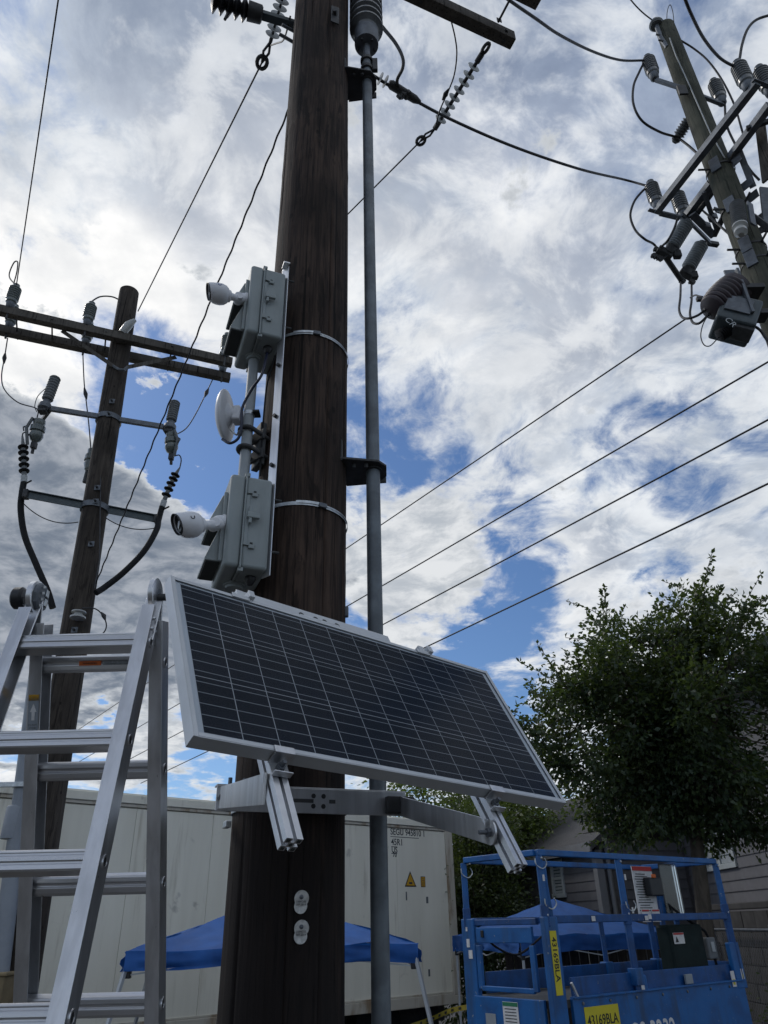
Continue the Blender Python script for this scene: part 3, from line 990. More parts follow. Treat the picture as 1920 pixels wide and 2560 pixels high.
first = True
for j in range(NY):
    for k in range(5):
        o = bus0 if first else bus0.copy()
        if not first:
            link(o, sp)
        first = False
        o.location = (0, -PH / 2 + my + j * (ch + gap) + ch * (k + .5) / 5, -.0048)
MB().add([(-PW / 2 + .004, -PH / 2 + .004, -.0028), (PW / 2 - .004, -PH / 2 + .004, -.0028), (PW / 2 - .004, PH / 2 - .004, -.0028), (-PW / 2 + .004, PH / 2 - .004, -.0028)], [(0, 1, 2, 3)]).build('glass_cover', M['panel_glass'], sp, local=True)

# ---------------------------------------------------------------- mount of the panel


def find_u(px, y):
    lo, hi = -.6, .6
    for _ in range(40):
        mid = (lo + hi) / 2
        if proj(pl(mid, y))[0] < px:
            lo = mid
        else:
            hi = mid
    return lo


U1, U2 = find_u(712, -PH / 2), find_u(1244, -PH / 2)
mt_ = thing('panel_mount', 'silver aluminium bracket frame holding the solar panel to the dark pole', 'bracket', pl(0, -PH / 2 - .1, -.3))


def slot_profile(s=.040, sl=.0085, dp=.012):
    h, q = s / 2, sl / 2
    pts = []
    for (a, b) in (((1, 0), (0, 1)), ((0, 1), (-1, 0)), ((-1, 0), (0, -1)), ((0, -1), (1, 0))):
        a, b = V((*a, 0)), V((*b, 0))
        pts += [a * h - b * q, a * (h - dp) - b * q * 1.0, a * (h - dp) + b * q * 1.0, a * h + b * q, a * h + b * h]
    return pts


for u, ext, nm in ((U1, .192, 'left'), (U2, .195, 'right')):
    c0 = pl(u, -PH / 2 - ext, -dep - .021)
    c1_ = pl(u, PH / 2 + .004, -dep - .021)
    poly = [c0 + PX * p.x + PN * p.y for p in slot_profile()]
    MB().prism(poly, c1_ - c0).build('slotted_rail', M['alu_bright'], mt_, bevel=.0006)
    for sx in (-1, 1):
        for sz in (-1, 1):
            MB().box(c0 + PX * sx * .0128 + PN * sz * .0128 - PY * .0004, (.0085, .0085, .0012), (PX, PN, PY)).build('hollow_corner', M['enclosure_dark'], mt_)
    MB().cyl(c0 - PY * .0008, c0 + PY * .002, .0045, 10).build('core_hole', M['enclosure_dark'], mt_)
    # end clamp over the frame lip, with bolt
    q = pl(u, -PH / 2, 0)
    MB().box(q + PY * .004 + PN * .002, (.052, .018, .003), (PX, PY, PN)).build('clamp_lip', M['alu'], mt_, bevel=.0008)
    MB().box(q - PY * .004 - PN * .016, (.052, .003, .038), (PX, PY, PN)).build('clamp_web', M['alu'], mt_, bevel=.0008)
    MB().box(q - PY * .022 - PN * .0335, (.048, .036, .003), (PX, PY, PN)).build('clamp_foot', M['alu'], mt_, bevel=.0008)
    MB().box(q - PY * .039 - PN * .0255, (.048, .003, .016), (PX, PY, PN)).build('clamp_lip', M['alu'], mt_, bevel=.0008)
    b0 = q - PY * .020 - PN * .031
    MB().cyl(b0, b0 + PN * .024, .0055, 12).build('bolt', M['steel'], mt_, smooth=40)
    MB().cyl(b0, b0 + PN * .010, .0105, 6).build('bolt_nut', M['steel'], mt_)
    # top clamps
    q = pl(u - .01, PH / 2, 0)
    MB().box(q - PY * .004 + PN * .002, (.055, .018, .003), (PX, PY, PN)).build('clamp_lip', M['alu_frame'], mt_, bevel=.0008)
    MB().box(q + PY * .012 - PN * .012, (.022, .026, .030), (PX, PY, PN)).build('clamp_block', M['alu_frame'], mt_, bevel=.002)
    MB().box(q + PY * .014 - PN * .006 + PX * .034, (.018, .028, .034), (PX, PY, PN)).build('clamp_block', M['alu_frame'], mt_, bevel=.002)

# upright flat bar standing above the upper frame edge between the rails
ut0, ut1 = U1 + .03, U2 - .09
qa, qb = pl(ut0, PH / 2 + .056, -.044), pl(ut1, PH / 2 + .056, -.044)
MB().box((qa + qb) / 2, ((qb - qa).length, .076, .004), (PX, PY, PN)).build('top_bar', M['alu_frame'], mt_, bevel=.001)
MB().box((qa + qb) / 2 - PY * .036 + PN * .015, ((qb - qa).length - .01, .004, .026), (PX, PY, PN)).build('top_bar_flange', M['alu_frame'], mt_, bevel=.001)
uc = find_u(835, PH / 2)
for k, du in enumerate((-.075, -.022, .012, .06)):
    q = pl(uc + du, PH / 2 + .066, -.0415)
    MB().lathe(q, PN, [(0, .009), (.0012, .009)], 14).build('slot_hole', M['ink'], mt_)
MB().box(pl(uc - .01, PH / 2 + .058, -.040), (.15, .012, .006), (PX, PY, PN)).build('band_strap', M['galv'], mt_, bevel=.003)
# standoffs from the pole to the upper bar (behind the panel)
for du in (-.06, .06):
    a = pl(uc + du, PH / 2 - .04, -.06)
    MB().bar(a, V((PC.x + du * .6, PC.y - .17, a.z)), .03, .006).build('standoff', M['alu'], mt_)

# lower angle bar clamped to the pole
bd = V((.93, .37, 0)).normalized()
bn = V((.37, -.93, 0)).normalized()
zb_ = 2.268
tp = V((PC.x, PC.y, 0)) + bn * .212


def on_bar(px):
    lo, hi = -1.0, 1.2
    for _ in range(40):
        mid = (lo + hi) / 2
        if proj(tp + bd * mid + V((0, 0, zb_)))[0] < px:
            lo = mid
        else:
            hi = mid
    return lo


s0, s1 = on_bar(540), on_bar(1014)
bc_ = tp + bd * ((s0 + s1) / 2) + V((0, 0, zb_))
MB().box(bc_, (s1 - s0, .006, .078), (bd, bn, ZB)).build('cross_bar', M['alu'], mt_, bevel=.001)
MB().box(bc_ - bn * .022 + V((0, 0, .0405)), (s1 - s0, .048, .005), (bd, bn, ZB)).build('cross_bar_flange', M['alu'], mt_, bevel=.001)
for px_ in (783, 808):
    for dz in (.016, -.016):
        q = tp + bd * on_bar(px_) + V((0, 0, zb_ + dz)) + bn * .0032
        MB().lathe(q, bn, [(0, .0078), (.0008, .0078)], 16).build('hole', M['ink'], mt_)
for px_, l_ in ((758, .07), (830, .022)):
    q = tp + bd * on_bar(px_) + V((0, 0, zb_)) + bn * .0033
    MB().box(q, (l_, .001, .012), (bd, bn, ZB)).build('slot', M['dark_steel'], mt_)
for px_ in (575, 612):
    q = tp + bd * on_bar(px_) + V((0, 0, zb_ + .043)) - bn * .02
    MB().cyl(q, q + V((0, 0, .024)), .007, 6).build('bolt', M['steel'], mt_)
# pivot arms
pv = tp + bd * (s0 + .012) + V((0, 0, zb_)) + bn * .006
la = pl(U1 - .024, -PH / 2 - .050, -dep - .03)
MB().bar(pv - (la - pv).normalized() * .03, la, .005, .066, V((0, 0, 1))).build('pivot_arm', M['alu'], mt_, bevel=.001)
MB().cyl(pv, pv + bn * .02, .009, 6).build('pivot_bolt', M['steel'], mt_)
pv2 = tp + bd * (s1 - .03) + V((0, 0, zb_ - .006)) + bn * .008
ra = pl(U2 - .024, -PH / 2 - .085, -dep - .03)
dirr = (ra - pv2).normalized()
MB().bar(pv2 - dirr * .02, ra, .005, .062, V((0, 0, 1))).build('pivot_arm', M['alu'], mt_, bevel=.001)
xx, yy, zz_ = frame(dirr)
MB().lathe(ra, xx, [(-.0025, .031), (.0025, .031)], 26).build('arm_end', M['alu'], mt_, smooth=40)
sgn = 1 if xx.dot(CAM - ra) > 0 else -1
MB().cyl(ra, ra + xx * sgn * .035, .0055, 12).build('pivot_bolt', M['steel'], mt_, smooth=40)
MB().cyl(ra, ra + xx * sgn * .012, .012, 6).build('bolt_nut', M['steel'], mt_)
MB().box(pv2 + V((0, 0, 0)) + bn * .012, (.10, .03, .055), (bd, bn, ZB)).build('knuckle_block', M['dark_steel'], mt_, bevel=.004)
MB().band(PC, .2035, zb_ - .018, zb_ - .002, .002, 0, 2 * pi, 60).build('lower_band', M['galv'], mt_, smooth=40)
aw = radians(205)
q = V((PC.x, PC.y, zb_ - .056)) + V((cos(aw), sin(aw), 0)) * .222
MB().box(q, (.045, .02, .022), (V((-sin(aw), cos(aw), 0)), V((cos(aw), sin(aw), 0)), ZB)).build('band_screw', M['galv'], mt_, bevel=.003)
# small clip on the pole beside the conduit
q = P(862, 1530, 2.80)
MB().box(q, (.03, .02, .045)).build('wire_clip', M['steel'], pole, bevel=.004)

# ================================================================ folding ladder
lad = thing('folding_ladder', 'silver aluminium folding ladder standing open left of the solar panel', 'ladder', (-.89, 2.05, 0))
XR, XL = -.690, -1.098                      # outer faces of the right and left rails
fd, rd = V((-.0275, .2576, 1)).normalized(), V((-.036, -.3013, 1)).normalized()


RXR, RXL = -.668, -1.062                    # the same for the rear frame


def fpt(x, z):
    return V((x + .0275 * (2.633 - z), 2.040 + .2576 * (z - 2.633), z))


def rpt(x, z):
    return V((x + .036 * (2.602 - z), 2.131 - .3013 * (z - 2.602), z))


for (pt, nm, y_out, topz, xr, xl) in ((fpt, 'front_rail', -1, 2.745, XR, XL), (rpt, 'rear_rail', 1, 2.72, RXR, RXL)):
    dr = (pt(xr, 2.0) - pt(xr, 1.0)).normalized()
    nrm = V((1, 0, 0)).cross(dr).normalized()
    if nrm.y * y_out < 0:
        nrm = -nrm                          # outwards of the A
    X_ = dr.cross(nrm).normalized()
    if X_.x < 0:
        X_ = -X_
    for xo, s_ in ((xr, -1), (xl, 1)):
        a, b = pt(xo, .02), pt(xo, topz)
        L_ = (b - a).length
        mid = (a + b) / 2
        r_ = MB()
        r_.box(mid + X_ * s_ * .0016, (.003, .066, L_), (X_, nrm, dr))
        r_.box(mid + X_ * s_ * .020 + nrm * .0315, (.038, .003, L_ - .001), (X_, nrm, dr))
        r_.box(mid + X_ * s_ * .020 - nrm * .0315, (.038, .003, L_ - .001), (X_, nrm, dr))
        r_.build(nm, M['alu'], lad, bevel=.0012)
        MB().box(a + X_ * s_ * .02 + dr * .02, (.046, .074, .05), (X_, nrm, dr)).build('rubber_foot', M['rubber'], lad, bevel=.006)
    zs = [2.633 - .295 * k for k in range(9)] if y_out < 0 else [2.602 - .292 * k for k in range(9)]
    for k, z in enumerate(zs):
        c = pt((xr + xl) / 2, z)
        # ribbed tread profile in (nrm, dr)
        pr = [(-.019, -.024), (.019, -.024), (.022, -.020), (.022, -.010), (.0195, -.008), (.0195, -.004), (.0225, -.001), (.0225, .009), (.0195, .012), (.0195, .016), (.021, .019), (.018, .025), (-.012, .025), (-.017, .020), (-.019, .010), (-.0155, .007), (-.0155, .001), (-.021, -.003), (-.021, -.016)]
        poly = [c + V((xl - xr, 0, 0)) * .5 * .985 + nrm * p[0] + dr * p[1] for p in pr]
        MB().prism(poly, V((xr - xl, 0, 0)) * .985).build('rung', M['rung'], lad, bevel=.0012)
        for xo, s_ in ((xr, 1), (xl, -1)):
            q = pt(xo, z)
            MB().lathe(q + V((s_ * .0002, 0, 0)), V((s_, 0, 0)), [(0, .017), (.0025, .0155), (.0025, .011), (-.004, .0095), (-.0041, .0005)], 20, cap=False).build('rung_eyelet', M['alu_bright'], lad, smooth=40)
            MB().lathe(q + V((s_ * .0006, 0, 0)), V((s_, 0, 0)), [(0, .0105), (.0006, .0105)], 16).build('eyelet_hole', M['ink'], lad)

# hinges
hy, hz = 2.080, 2.800
for xo, s_, nm in ((XR, 1, 'r'), (XL, -1, 'l')):
    xi = xo - s_ * .020
    MB().lathe(V((xi - .010, hy, hz)), V((1, 0, 0)), [(0, .046), (.003, .052), (.017, .052), (.020, .046)], 30).build('hinge_disc', M['alu_bright'], lad, smooth=35)
    MB().lathe(V((xi - .013, hy, hz)), V((1, 0, 0)), [(0, .020), (.026, .020)], 18).build('hinge_hub', M['steel'], lad, smooth=40)
    for (pt, dr, top) in ((fpt, fd, 2.75), (rpt, rd, 2.72)):
        a = pt(xi, 2.64)
        b = V((xi, hy, hz)) - V((0, 0, .01))
        MB().bar(a, b, .006, .052, V((1, 0, 0))).build('hinge_arm', M['alu_bright'], lad, bevel=.002)
        for dz in (.02, .055):
            for dy in (-.014, .014):
                q = pt(xo, 2.655 + dz) + V((0, dy, 0))
                MB().lathe(q, V((s_, 0, 0)), [(0, .0065), (.004, .0055), (.0055, .002)], 10).build('rivet', M['alu_bright'], lad, smooth=50)
    MB().cyl(V((xo - .01, hy - .005, hz - .010)), V((xo + s_ * .035, hy - .005, hz - .010)), .011, 12).build('hinge_pin', M['dark_steel'], lad, smooth=40)
    MB().cyl(V((xo + s_ * .026, hy - .005, hz - .010)), V((xo + s_ * .040, hy - .005, hz - .010)), .015, 6).build('hinge_nut', M['dark_steel'], lad)
# lock knob outside the left hinge and ribbed lock cover inside
MB().lathe(V((XL - .012, hy, hz)), V((-1, 0, 0)), [(0, .026), (.008, .034), (.030, .034), (.035, .029)], 24).build('lock_knob', M['black'], lad, smooth=35)
kx = XL + .034
MB().lathe(V((kx - .004, hy, hz)), V((1, 0, 0)), [(0, .047), (.010, .044), (.014, .036)], 10).build('lock_cover', M['steel'], lad, bevel=.002)
for k in range(4):
    MB().box(V((kx + .0115, hy - .012, hz + .030 - k * .020)), (.003, .016, .008), (V((1, 0, 0)), V((0, .9, .4)).normalized(), V((0, -.4, .9)).normalized())).build('cover_slot', M['galv'], lad)
for dz in (-.012, .018):
    MB().box(V((kx + .012, hy + .016, hz + dz)), (.004, .018, .024)).build('lock_tab', M['galv'], lad, bevel=.002)

# stickers
z = 2.602
nr = V((0, -rd.z, rd.y)) * 1.0             # inner side of the rear frame faces the camera
nin = V((0, -1, -.30)).normalized()
upr = rd
q0 = rpt(-.885, z) + nin * .0225 + upr * .002
st = MB().box(q0, (.066, .0008, .013), (V((1, 0, 0)), nin, upr)).build('warning_sticker', M['orange'], lad)
text('lettering', 'WARNING', .009, q0 + nin * .0008 + V((-.022, 0, -.003)), V((1, 0, 0)), upr, M['ink'], lad, 'LEFT', .0001)
q1 = rpt(-.785, z) + nin * .0225 + upr * .002
MB().box(q1, (.125, .0006, .012), (V((1, 0, 0)), nin, upr)).build('printed_sticker', M['silver_line'], lad)
for k, s_ in enumerate(('LADDER WILL NOT SUPPORT MORE', 'THAN RATED LOAD KEEP CLEAR')):
    text('lettering', s_, .0062, q1 + nin * .0006 + V((-.058, 0, .001 - .006 * k)), V((1, 0, 0)), upr, M['ink_soft'], lad, 'LEFT', .0001)


def decal(org, X, Y, nm, wd, parts):
    N_ = X.cross(Y)
    for (y0, y1, mt, kind) in parts:
        c_ = org + Y * ((y0 + y1) / 2) + N_ * .0007
        if kind == 'box':
            MB().box(c_, (wd, y1 - y0, .0006), (X, Y, N_)).build('decal', mt, lad)
        elif kind == 'arrow':
            hgt = y1 - y0
            b_ = org + Y * y0 + N_ * .0012
            poly = [b_ - X * wd * .15, b_ + X * wd * .15, b_ + X * wd * .15 + Y * hgt * .5, b_ + X * wd * .32 + Y * hgt * .5, b_ + Y * hgt, b_ - X * wd * .32 + Y * hgt * .5, b_ - X * wd * .15 + Y * hgt * .5]
            MB().prism(poly, N_ * .0003).build('decal_arrow', M['paper'], lad)
        else:
            for i, ln in enumerate(kind):
                text('lettering', ln, .0065, c_ + N_ * .0005 + Y * ((y1 - y0) / 2 - .008 - .0085 * i), X, Y, M['ink_soft'], lad, 'CENTER', .0001)


nrx = V((0, -cos(atan(.3013)), -sin(atan(.3013))))
org = rpt(RXL + .020, 2.36) + nrx * .034
decal(org, V((1, 0, 0)), rd, 'd', .030, [(0, .17, M['silver_line'], 'box'), (.150, .168, M['amber'], 'box'), (.095, .142, None, 'arrow'), (.058, .088, None, ('DO NOT', 'STAND')), (.040, .054, M['amber'], 'box'), (.0, .036, None, ('KEEP', 'BODY', 'CENTERED'))])
nfx = V((0, -cos(atan(.2576)), sin(atan(.2576))))
org = fpt(XL + .0045, 2.40)
decal(org + V((0, .004, 0)), V((0, 1, -.2576)).normalized() * -1, fd, 'd', .040, [(0, .10, M['silver_line'], 'box'), (.104, .125, M['amber'], 'box'), (.05, .095, None, 'arrow')])


# ================================================================ insulator makers
def post_insulator(label, base, r=.09, h=.30, ribs=6, mt=None, group=None, axis=V((0, 0, 1)), cat='insulator', foot=True):
    """ribbed post insulator: body, domed cap with tie groove, metal base"""
    base = V(base)
    ax = V(axis).normalized()
    th = thing('post_insulator', label, cat, base, group)
    b0 = h * .16
    prof = [(b0, r * .70), (b0 + .02, r * .86), (h * .30, r * .88)]
    for k in range(ribs):
        z0 = h * (.30 + .52 * k / ribs)
        dz = h * .52 / ribs
        prof += [(z0, r * .86), (z0 + dz * .35, r), (z0 + dz * .60, r), (z0 + dz * .95, r * .87)]
    prof += [(h * .84, r * .74), (h * .88, r * .52), (h * .92, r * .48), (h * .96, r * .56), (h, r * .34), (h * 1.01, .001)]
    MB().lathe(base, ax, prof, 22).build('ribbed_body', mt or M['porcelain'], th, smooth=32)
    if foot:
        MB().lathe(base, ax, [(-.02, r * .42), (.0, r * .62), (b0, r * .70)], 16).build('metal_base', M['steel'], th, smooth=40)
    return th, base + ax * h * .93


def ribbed(th, a, b, r, n, mt, rin=.6, name='sheds', seg=18):
    a, b = V(a), V(b)
    L_ = (b - a).length
    prof = []
    for k in range(n):
        z0 = L_ * k / n
        dz = L_ / n
        prof += [(z0, r * rin), (z0 + dz * .38, r), (z0 + dz * .50, r), (z0 + dz * .9, r * rin)]
    return MB().lathe(a, b - a, prof, seg).build(name, mt, th, smooth=30)


# ================================================================ left pole
LB, LT = V((-3.64, 8.5, 0)), V((-4.03, 8.5, 10.88))
lp = thing('utility_pole', 'weathered brown wood pole with a double crossarm on the left', 'utility pole', LB)
pole_mesh(LB, LT, .190, .150, 48, 80, .014, 4.0, 10).build('trunk', M['polewood'], lp, smooth=50)
ZA = 9.72
na, nb_ = PZ(-60, 762, ZA), PZ(580, 907, ZA)
fa, fb_ = PZ(-60, 812, ZA), PZ(575, 945, ZA)
la_d = (nb_ - na).normalized()
la_n = V((-la_d.y, la_d.x, 0))
for a, b in ((na, nb_), (fa, fb_)):
    MB().bar(a, b, .115, .135).build('crossarm', M['armwood'], lp, bevel=.006)
for s_, nm in ((-1, 0), (1, 1)):
    arm_pt = PZ(155, 827, ZA - .07) if s_ < 0 else PZ(440, 893, ZA - .07)
    foot = P(283, 915, 8.33) if s_ < 0 else P(318, 918, 8.33)
    MB().bar(arm_pt, foot, .012, .06).build('brace', M['armwood'], lp)
for px, py in ((265, 835), (130, 803), (430, 870), (40, 785)):
    q = PZ(px, py, ZA) - la_n * .06
    MB().cyl(q, q + la_n * .62, .012, 8).build('through_bolt', M['dark_steel'], lp)
ring_c = V((-4.0, 8.5, 0))
MB().tube([P(283, 915, 8.33), P(298, 924, 8.31), P(310, 925, 8.31), P(318, 918, 8.33)], .022, 8).build('brace_band', M['steel'], lp)
# square washers on bolts down the front
for px, py in ((280, 1003), (273, 1036), (243, 1219), (239, 1253), (228, 1360), (186, 1575)):
    q = P(px, py, 8.325)
    MB().box(q, (.075, .012, .075)).build('square_washer', M['steel'], lp, bevel=.003)
    MB().cyl(q - V((0, .05, 0)), q, .015, 6).build('bolt', M['dark_steel'], lp)
q = P(320, 795, 8.30)
MB().tube([P(306, 832, 8.28), P(322, 812, 8.26), P(338, 800, 8.26)], [.06, .065, .03], 12).build('white_spool', M['porcelain_white'], lp, smooth=50)
MB().lathe(P(196, 1536, 8.25), V((0, 0, -1)), [(-.04, .03), (-.035, .085), (-.02, .085), (-.01, .05), (.02, .05), (.03, .09), (.05, .09), (.06, .03)], 16).build('white_spool', M['porcelain_white'], lp, smooth=35)
for z0, z1 in ((3.3, 6.1),):
    MB().tube([P(252, 1150, 8.36), P(249, 1400, 8.36), P(236, 1470, 8.36)], .007, 5).build('ground_wire', M['wire'], lp)

tops = []
for px, py, arm, lab in ((24, 768, 'n', 'ribbed grey insulator at the far left end of the near crossarm of the left pole'),
                         (217, 812, 'n', 'ribbed grey insulator standing mid-arm beside the left pole top'),
                         (563, 888, 'n', 'ribbed insulator at the right end of the left pole crossarm beside the upper box'),
                         (22, 818, 'f', 'ribbed insulator half hidden behind the near crossarm, far left'),
                         (213, 860, 'f', 'ribbed insulator half hidden behind the near crossarm, mid-arm beside the left pole'),
                         (556, 928, 'f', 'lower ribbed insulator on the rear arm end of the left pole crossarm')):
    th, tp_ = post_insulator(lab, PZ(px, py, ZA + .07), .088, .46, 6, M['porcelain_green'], 'insulators on the left crossarm')
    tops.append(tp_)
    MB().cyl(PZ(px, py, ZA + .07) - V((0, 0, .22)), PZ(px, py, ZA + .07), .016, 8).build('pin', M['dark_steel'], th)

# middle bracket with arresters and fuse cutouts
ZM = 8.32
ma0, ma1 = PZ(128, 1022, ZM), PZ(408, 1067, ZM)
br = thing('bracket_arm', 'upper steel bracket arm across the left pole carrying two fuse cutouts', 'bracket', ma0.lerp(ma1, .5), 'steel arms of the left pole')
MB().bar(ma0, ma1, .05, .075).build('bar', M['steel'], br, bevel=.003)
md = (ma1 - ma0).normalized()
mn = V((-md.y, md.x, 0))
for px0, py0, px1, py1, Y0, lab in ((128, 1022, 106, 1050, 0, 0), (408, 1067, 422, 1090, 0, 1)):
    MB().bar(PZ(px0, py0, ZM), PZ(px1, py1, ZM - .02), .04, .06).build('end_bracket', M['dark_steel'], br, bevel=.003)
MB().band(V((-3.94, 8.5, 0)), .172, ZM - .04, ZM + .04, .006, 0, 2 * pi, 30).build('pole_band', M['steel'], br)

for (ax_, ay_, bx_, by_, Y_, lab) in ((139, 944, 118, 1000, 8.2, 'grey cylindrical arrester on the left end of the upper bracket of the left pole'),
                                      (438, 1005, 428, 1052, 8.7, 'grey cylindrical arrester on the right end of the upper bracket of the left pole')):
    a, b = P(ax_, ay_, Y_), P(bx_, by_, Y_)
    th = thing('surge_arrester', lab, 'arrester', b, 'arresters of the left pole')
    ribbed(th, b, a, .078, 9, M['polymer'], .86, 'body')
    ax = (b - a).normalized()
    MB().lathe(b, ax, [(0, .05), (.05, .06), (.09, .09), (.15, .09), (.18, .05)], 14).build('foot', M['steel'], th, smooth=40)
    MB().box(b + ax * .2, (.12, .12, .05)).build('mount', M['dark_steel'], th, bevel=.01)

for (px, py, Y_, s_, lab) in ((93, 1078, 8.25, -1, 'porcelain fuse cutout hanging at the left end of the upper bracket of the left pole'),
                              (429, 1108, 8.75, 1, 'porcelain fuse cutout hanging at the right end of the upper bracket of the left pole')):
    c = P(px, py, Y_)
    axu = V((-.06 * s_, -.15, 1)).normalized()
    th = thing('fuse_cutout', lab, 'fuse cutout', c, 'fuse cutouts of the left pole')
    MB().lathe(c - axu * .17, axu, [(0, .03), (.03, .07), (.09, .095), (.14, .090), (.16, .078), (.17, .10), (.24, .10), (.26, .075), (.30, .085), (.34, .08), (.36, .04)], 18).build('porcelain_body', M['porcelain_green'], th, smooth=35)
    MB().tube([c + axu * .16 + V((s_ * .06, -.08, 0)), c + V((s_ * .11, -.09, 0)), c - axu * .24 + V((s_ * .06, -.06, 0))], .022, 8).build('fuse_tube', M['polymer'], th, smooth=50)
    MB().box(c - axu * .22, (.07, .07, .10)).build('lower_contact', M['dark_steel'], th, bevel=.008)
    MB().cyl(c - axu * .34, c - axu * .20, .022, 8).build('terminal', M['dark_steel'], th)
    MB().tube([c + V((s_ * .10, -.08, .05)), c + V((s_ * .15, -.10, .0)), c + V((s_ * .13, -.10, -.06))], .010, 6).build('hook', M['dark_steel'], th)
c = P(229, 1150, 8.78)
th = thing('fuse_cutout', 'third fuse cutout mostly hidden behind the left side of the left pole', 'fuse cutout', c, 'fuse cutouts of the left pole')
MB().lathe(c - V((0, 0, .2)), V((0, 0, 1)), [(0, .03), (.03, .07), (.12, .095), (.17, .08), (.18, .10), (.26, .10), (.28, .075), (.36, .08), (.38, .03)], 18).build('porcelain_body', M['porcelain_green'], th, smooth=35)
MB().cyl(c - V((0.03, 0, .38)), c - V((.02, 0, .18)), .035, 8).build('lower_contact', M['dark_steel'], th)

# lower arm with two cable terminations
ZL = 6.85
l0, l1 = PZ(66, 1236, ZL), PZ(392, 1298, ZL)
lb = thing('bracket_arm', 'lower flat steel arm across the left pole holding the two cable ends', 'bracket', l0.lerp(l1, .5), 'steel arms of the left pole')
MB().bar(l0, l1, .012, .11).build('bar', M['recloser'], lb, bevel=.003)
MB().bar(l0 + V((0, 0, .05)), l1 + V((0, 0, .05)), .07, .010).build('flange', M['recloser'], lb)
for e in (l0, l1):
    MB().box(e, (.06, .10, .12)).build('cable_cleat', M['dark_steel'], lb, bevel=.01)
MB().band(V((-3.885, 8.5, 0)), .178, ZL - .04, ZL + .04, .006, 0, 2 * pi, 30).build('pole_band', M['steel'], lb)

for pts, skirts, lab in (([(56, 1090), (58, 1122), (60, 1162), (60, 1200), (55, 1232), (52, 1275), (62, 1340), (90, 1410), (118, 1475), (132, 1520)], (2, 3.2), 'black power cable with a skirted end hanging in a curve left of the left pole'),
                         ([(449, 1170), (437, 1190), (422, 1222), (407, 1262), (397, 1298), (391, 1325), (360, 1378), (310, 1430), (262, 1468), (240, 1482)], (2, 3.2), 'black power cable with skirted end curving into the right side of the left pole')):
    Ya = 8.15 if pts[0][0] < 200 else 8.75
    p3 = []
    for i, (x, y) in enumerate(pts):
        f_ = max(0, (i - 4) / 5)
        p3.append(P(x, y, Ya + (8.36 - Ya) * f_))
    sp_ = spline(p3, 8)
    th = thing('power_cable', lab, 'cable', p3[-1], 'power cables of the left pole')
    MB().tube(sp_[24:], .040, 12).build('jacket', M['rubber'], th, smooth=60)
    up_ = sp_[:26]
    MB().tube(up_, [.012 + .020 * min(1, i / 8) for i in range(26)], 10).build('stress_cone', M['polymer'], th, smooth=60)
    for k in range(5):
        i = 7 + int(k * 3)
        p_ = sp_[i]
        ax = (sp_[i + 1] - sp_[i - 1]).normalized()
        MB().lathe(p_, ax, [(-.02, .034), (0, .068), (.012, .066), (.03, .034)], 16).build('skirt', M['rubber'], th, smooth=35)
    MB().lathe(sp_[22], (sp_[24] - sp_[22]), [(0, .042), (.10, .042)], 14).build('white_sleeve', M['polymer_light'], th, smooth=40)
    MB().tube([sp_[27], sp_[27] + V((.12, -.05, .03))], .012, 6).build('tie_end', M['rubber'], th)

wl = 'wires of the left pole'
cable('tap_wire', 'thin wire arching from the mid-arm insulator to the back of the left pole', spline([tops[1], P(228, 755, 8.3), P(250, 742, 8.4), P(280, 742, 8.5), P(305, 753, 8.6)]), .012, M['wire'])
cable('tap_wire', 'thin wire with splice hanging from the far left insulator down to the left fuse', spline([P(19, 845, 8.3), P(12, 890, 8.3), P(4, 940, 8.3), P(12, 975, 8.25), P(45, 1006, 8.25), P(92, 1022, 8.25), P(93, 1045, 8.25)]), .009, M['wire'])
MB().tube([P(13, 883, 8.3), P(11, 895, 8.3), P(10, 908, 8.3)], [.012, .032, .012], 10).build('splice', M['wire_dark'], bpy.data.objects['tap_wire.001'], smooth=50)
cable('tap_wire', 'thin straight wire with splice dropping beside the left side of the left pole', spline([P(207, 880, 8.6), P(210, 950, 8.62), P(214, 990, 8.62), P(222, 1060, 8.65), P(227, 1120, 8.7)]), .009, M['wire'])
MB().tube([P(211, 970, 8.62), P(214, 985, 8.62), P(216, 998, 8.62)], [.012, .032, .012], 10).build('splice', M['wire_dark'], bpy.data.objects['tap_wire.002'], smooth=50)
cable('tap_wire', 'thin wire with splice from the right crossarm end down to the right fuse', spline([P(531, 950, 9.2), P(519, 975, 9.15), P(492, 1030, 9.0), P(468, 1068, 8.9), P(445, 1084, 8.8), P(434, 1086, 8.75)]), .009, M['wire'])
MB().tube([P(521, 972, 9.15), P(516, 982, 9.14), P(512, 992, 9.12)], [.012, .034, .012], 10).build('splice', M['wire_dark'], bpy.data.objects['tap_wire.003'], smooth=50)
cable('lead_wire', 'short lead from the left fuse to the left skirted cable end', spline([P(80, 1094, 8.2), P(66, 1082, 8.18), P(57, 1084, 8.15), P(56, 1100, 8.15)]), .009, M['wire_dark'])
cable('lead_wire', 'short lead from the right fuse to the right skirted cable end', spline([P(436, 1140, 8.75), P(448, 1138, 8.75), P(453, 1150, 8.75), P(449, 1172, 8.75)]), .009, M['wire_dark'])
cable('bond_wire', 'thin drooping bond wire from the left cable to the left pole', sag(P(55, 1255, 8.2), P(196, 1305, 8.4), .12), .007, M['wire'])
cable('bond_wire', 'thin drooping bond wire from the right cable to the left pole', sag(P(388, 1320, 8.7), P(265, 1295, 8.55), .08), .007, M['wire'])
cable('service_wire', 'thin looping wire with two splices right of the left pole foot section', spline([P(206, 1520, 8.3), P(238, 1522, 8.25), P(258, 1540, 8.25), P(266, 1565, 8.25), P(255, 1585, 8.25), P(228, 1590, 8.25)]), .008, M['wire_dark'])
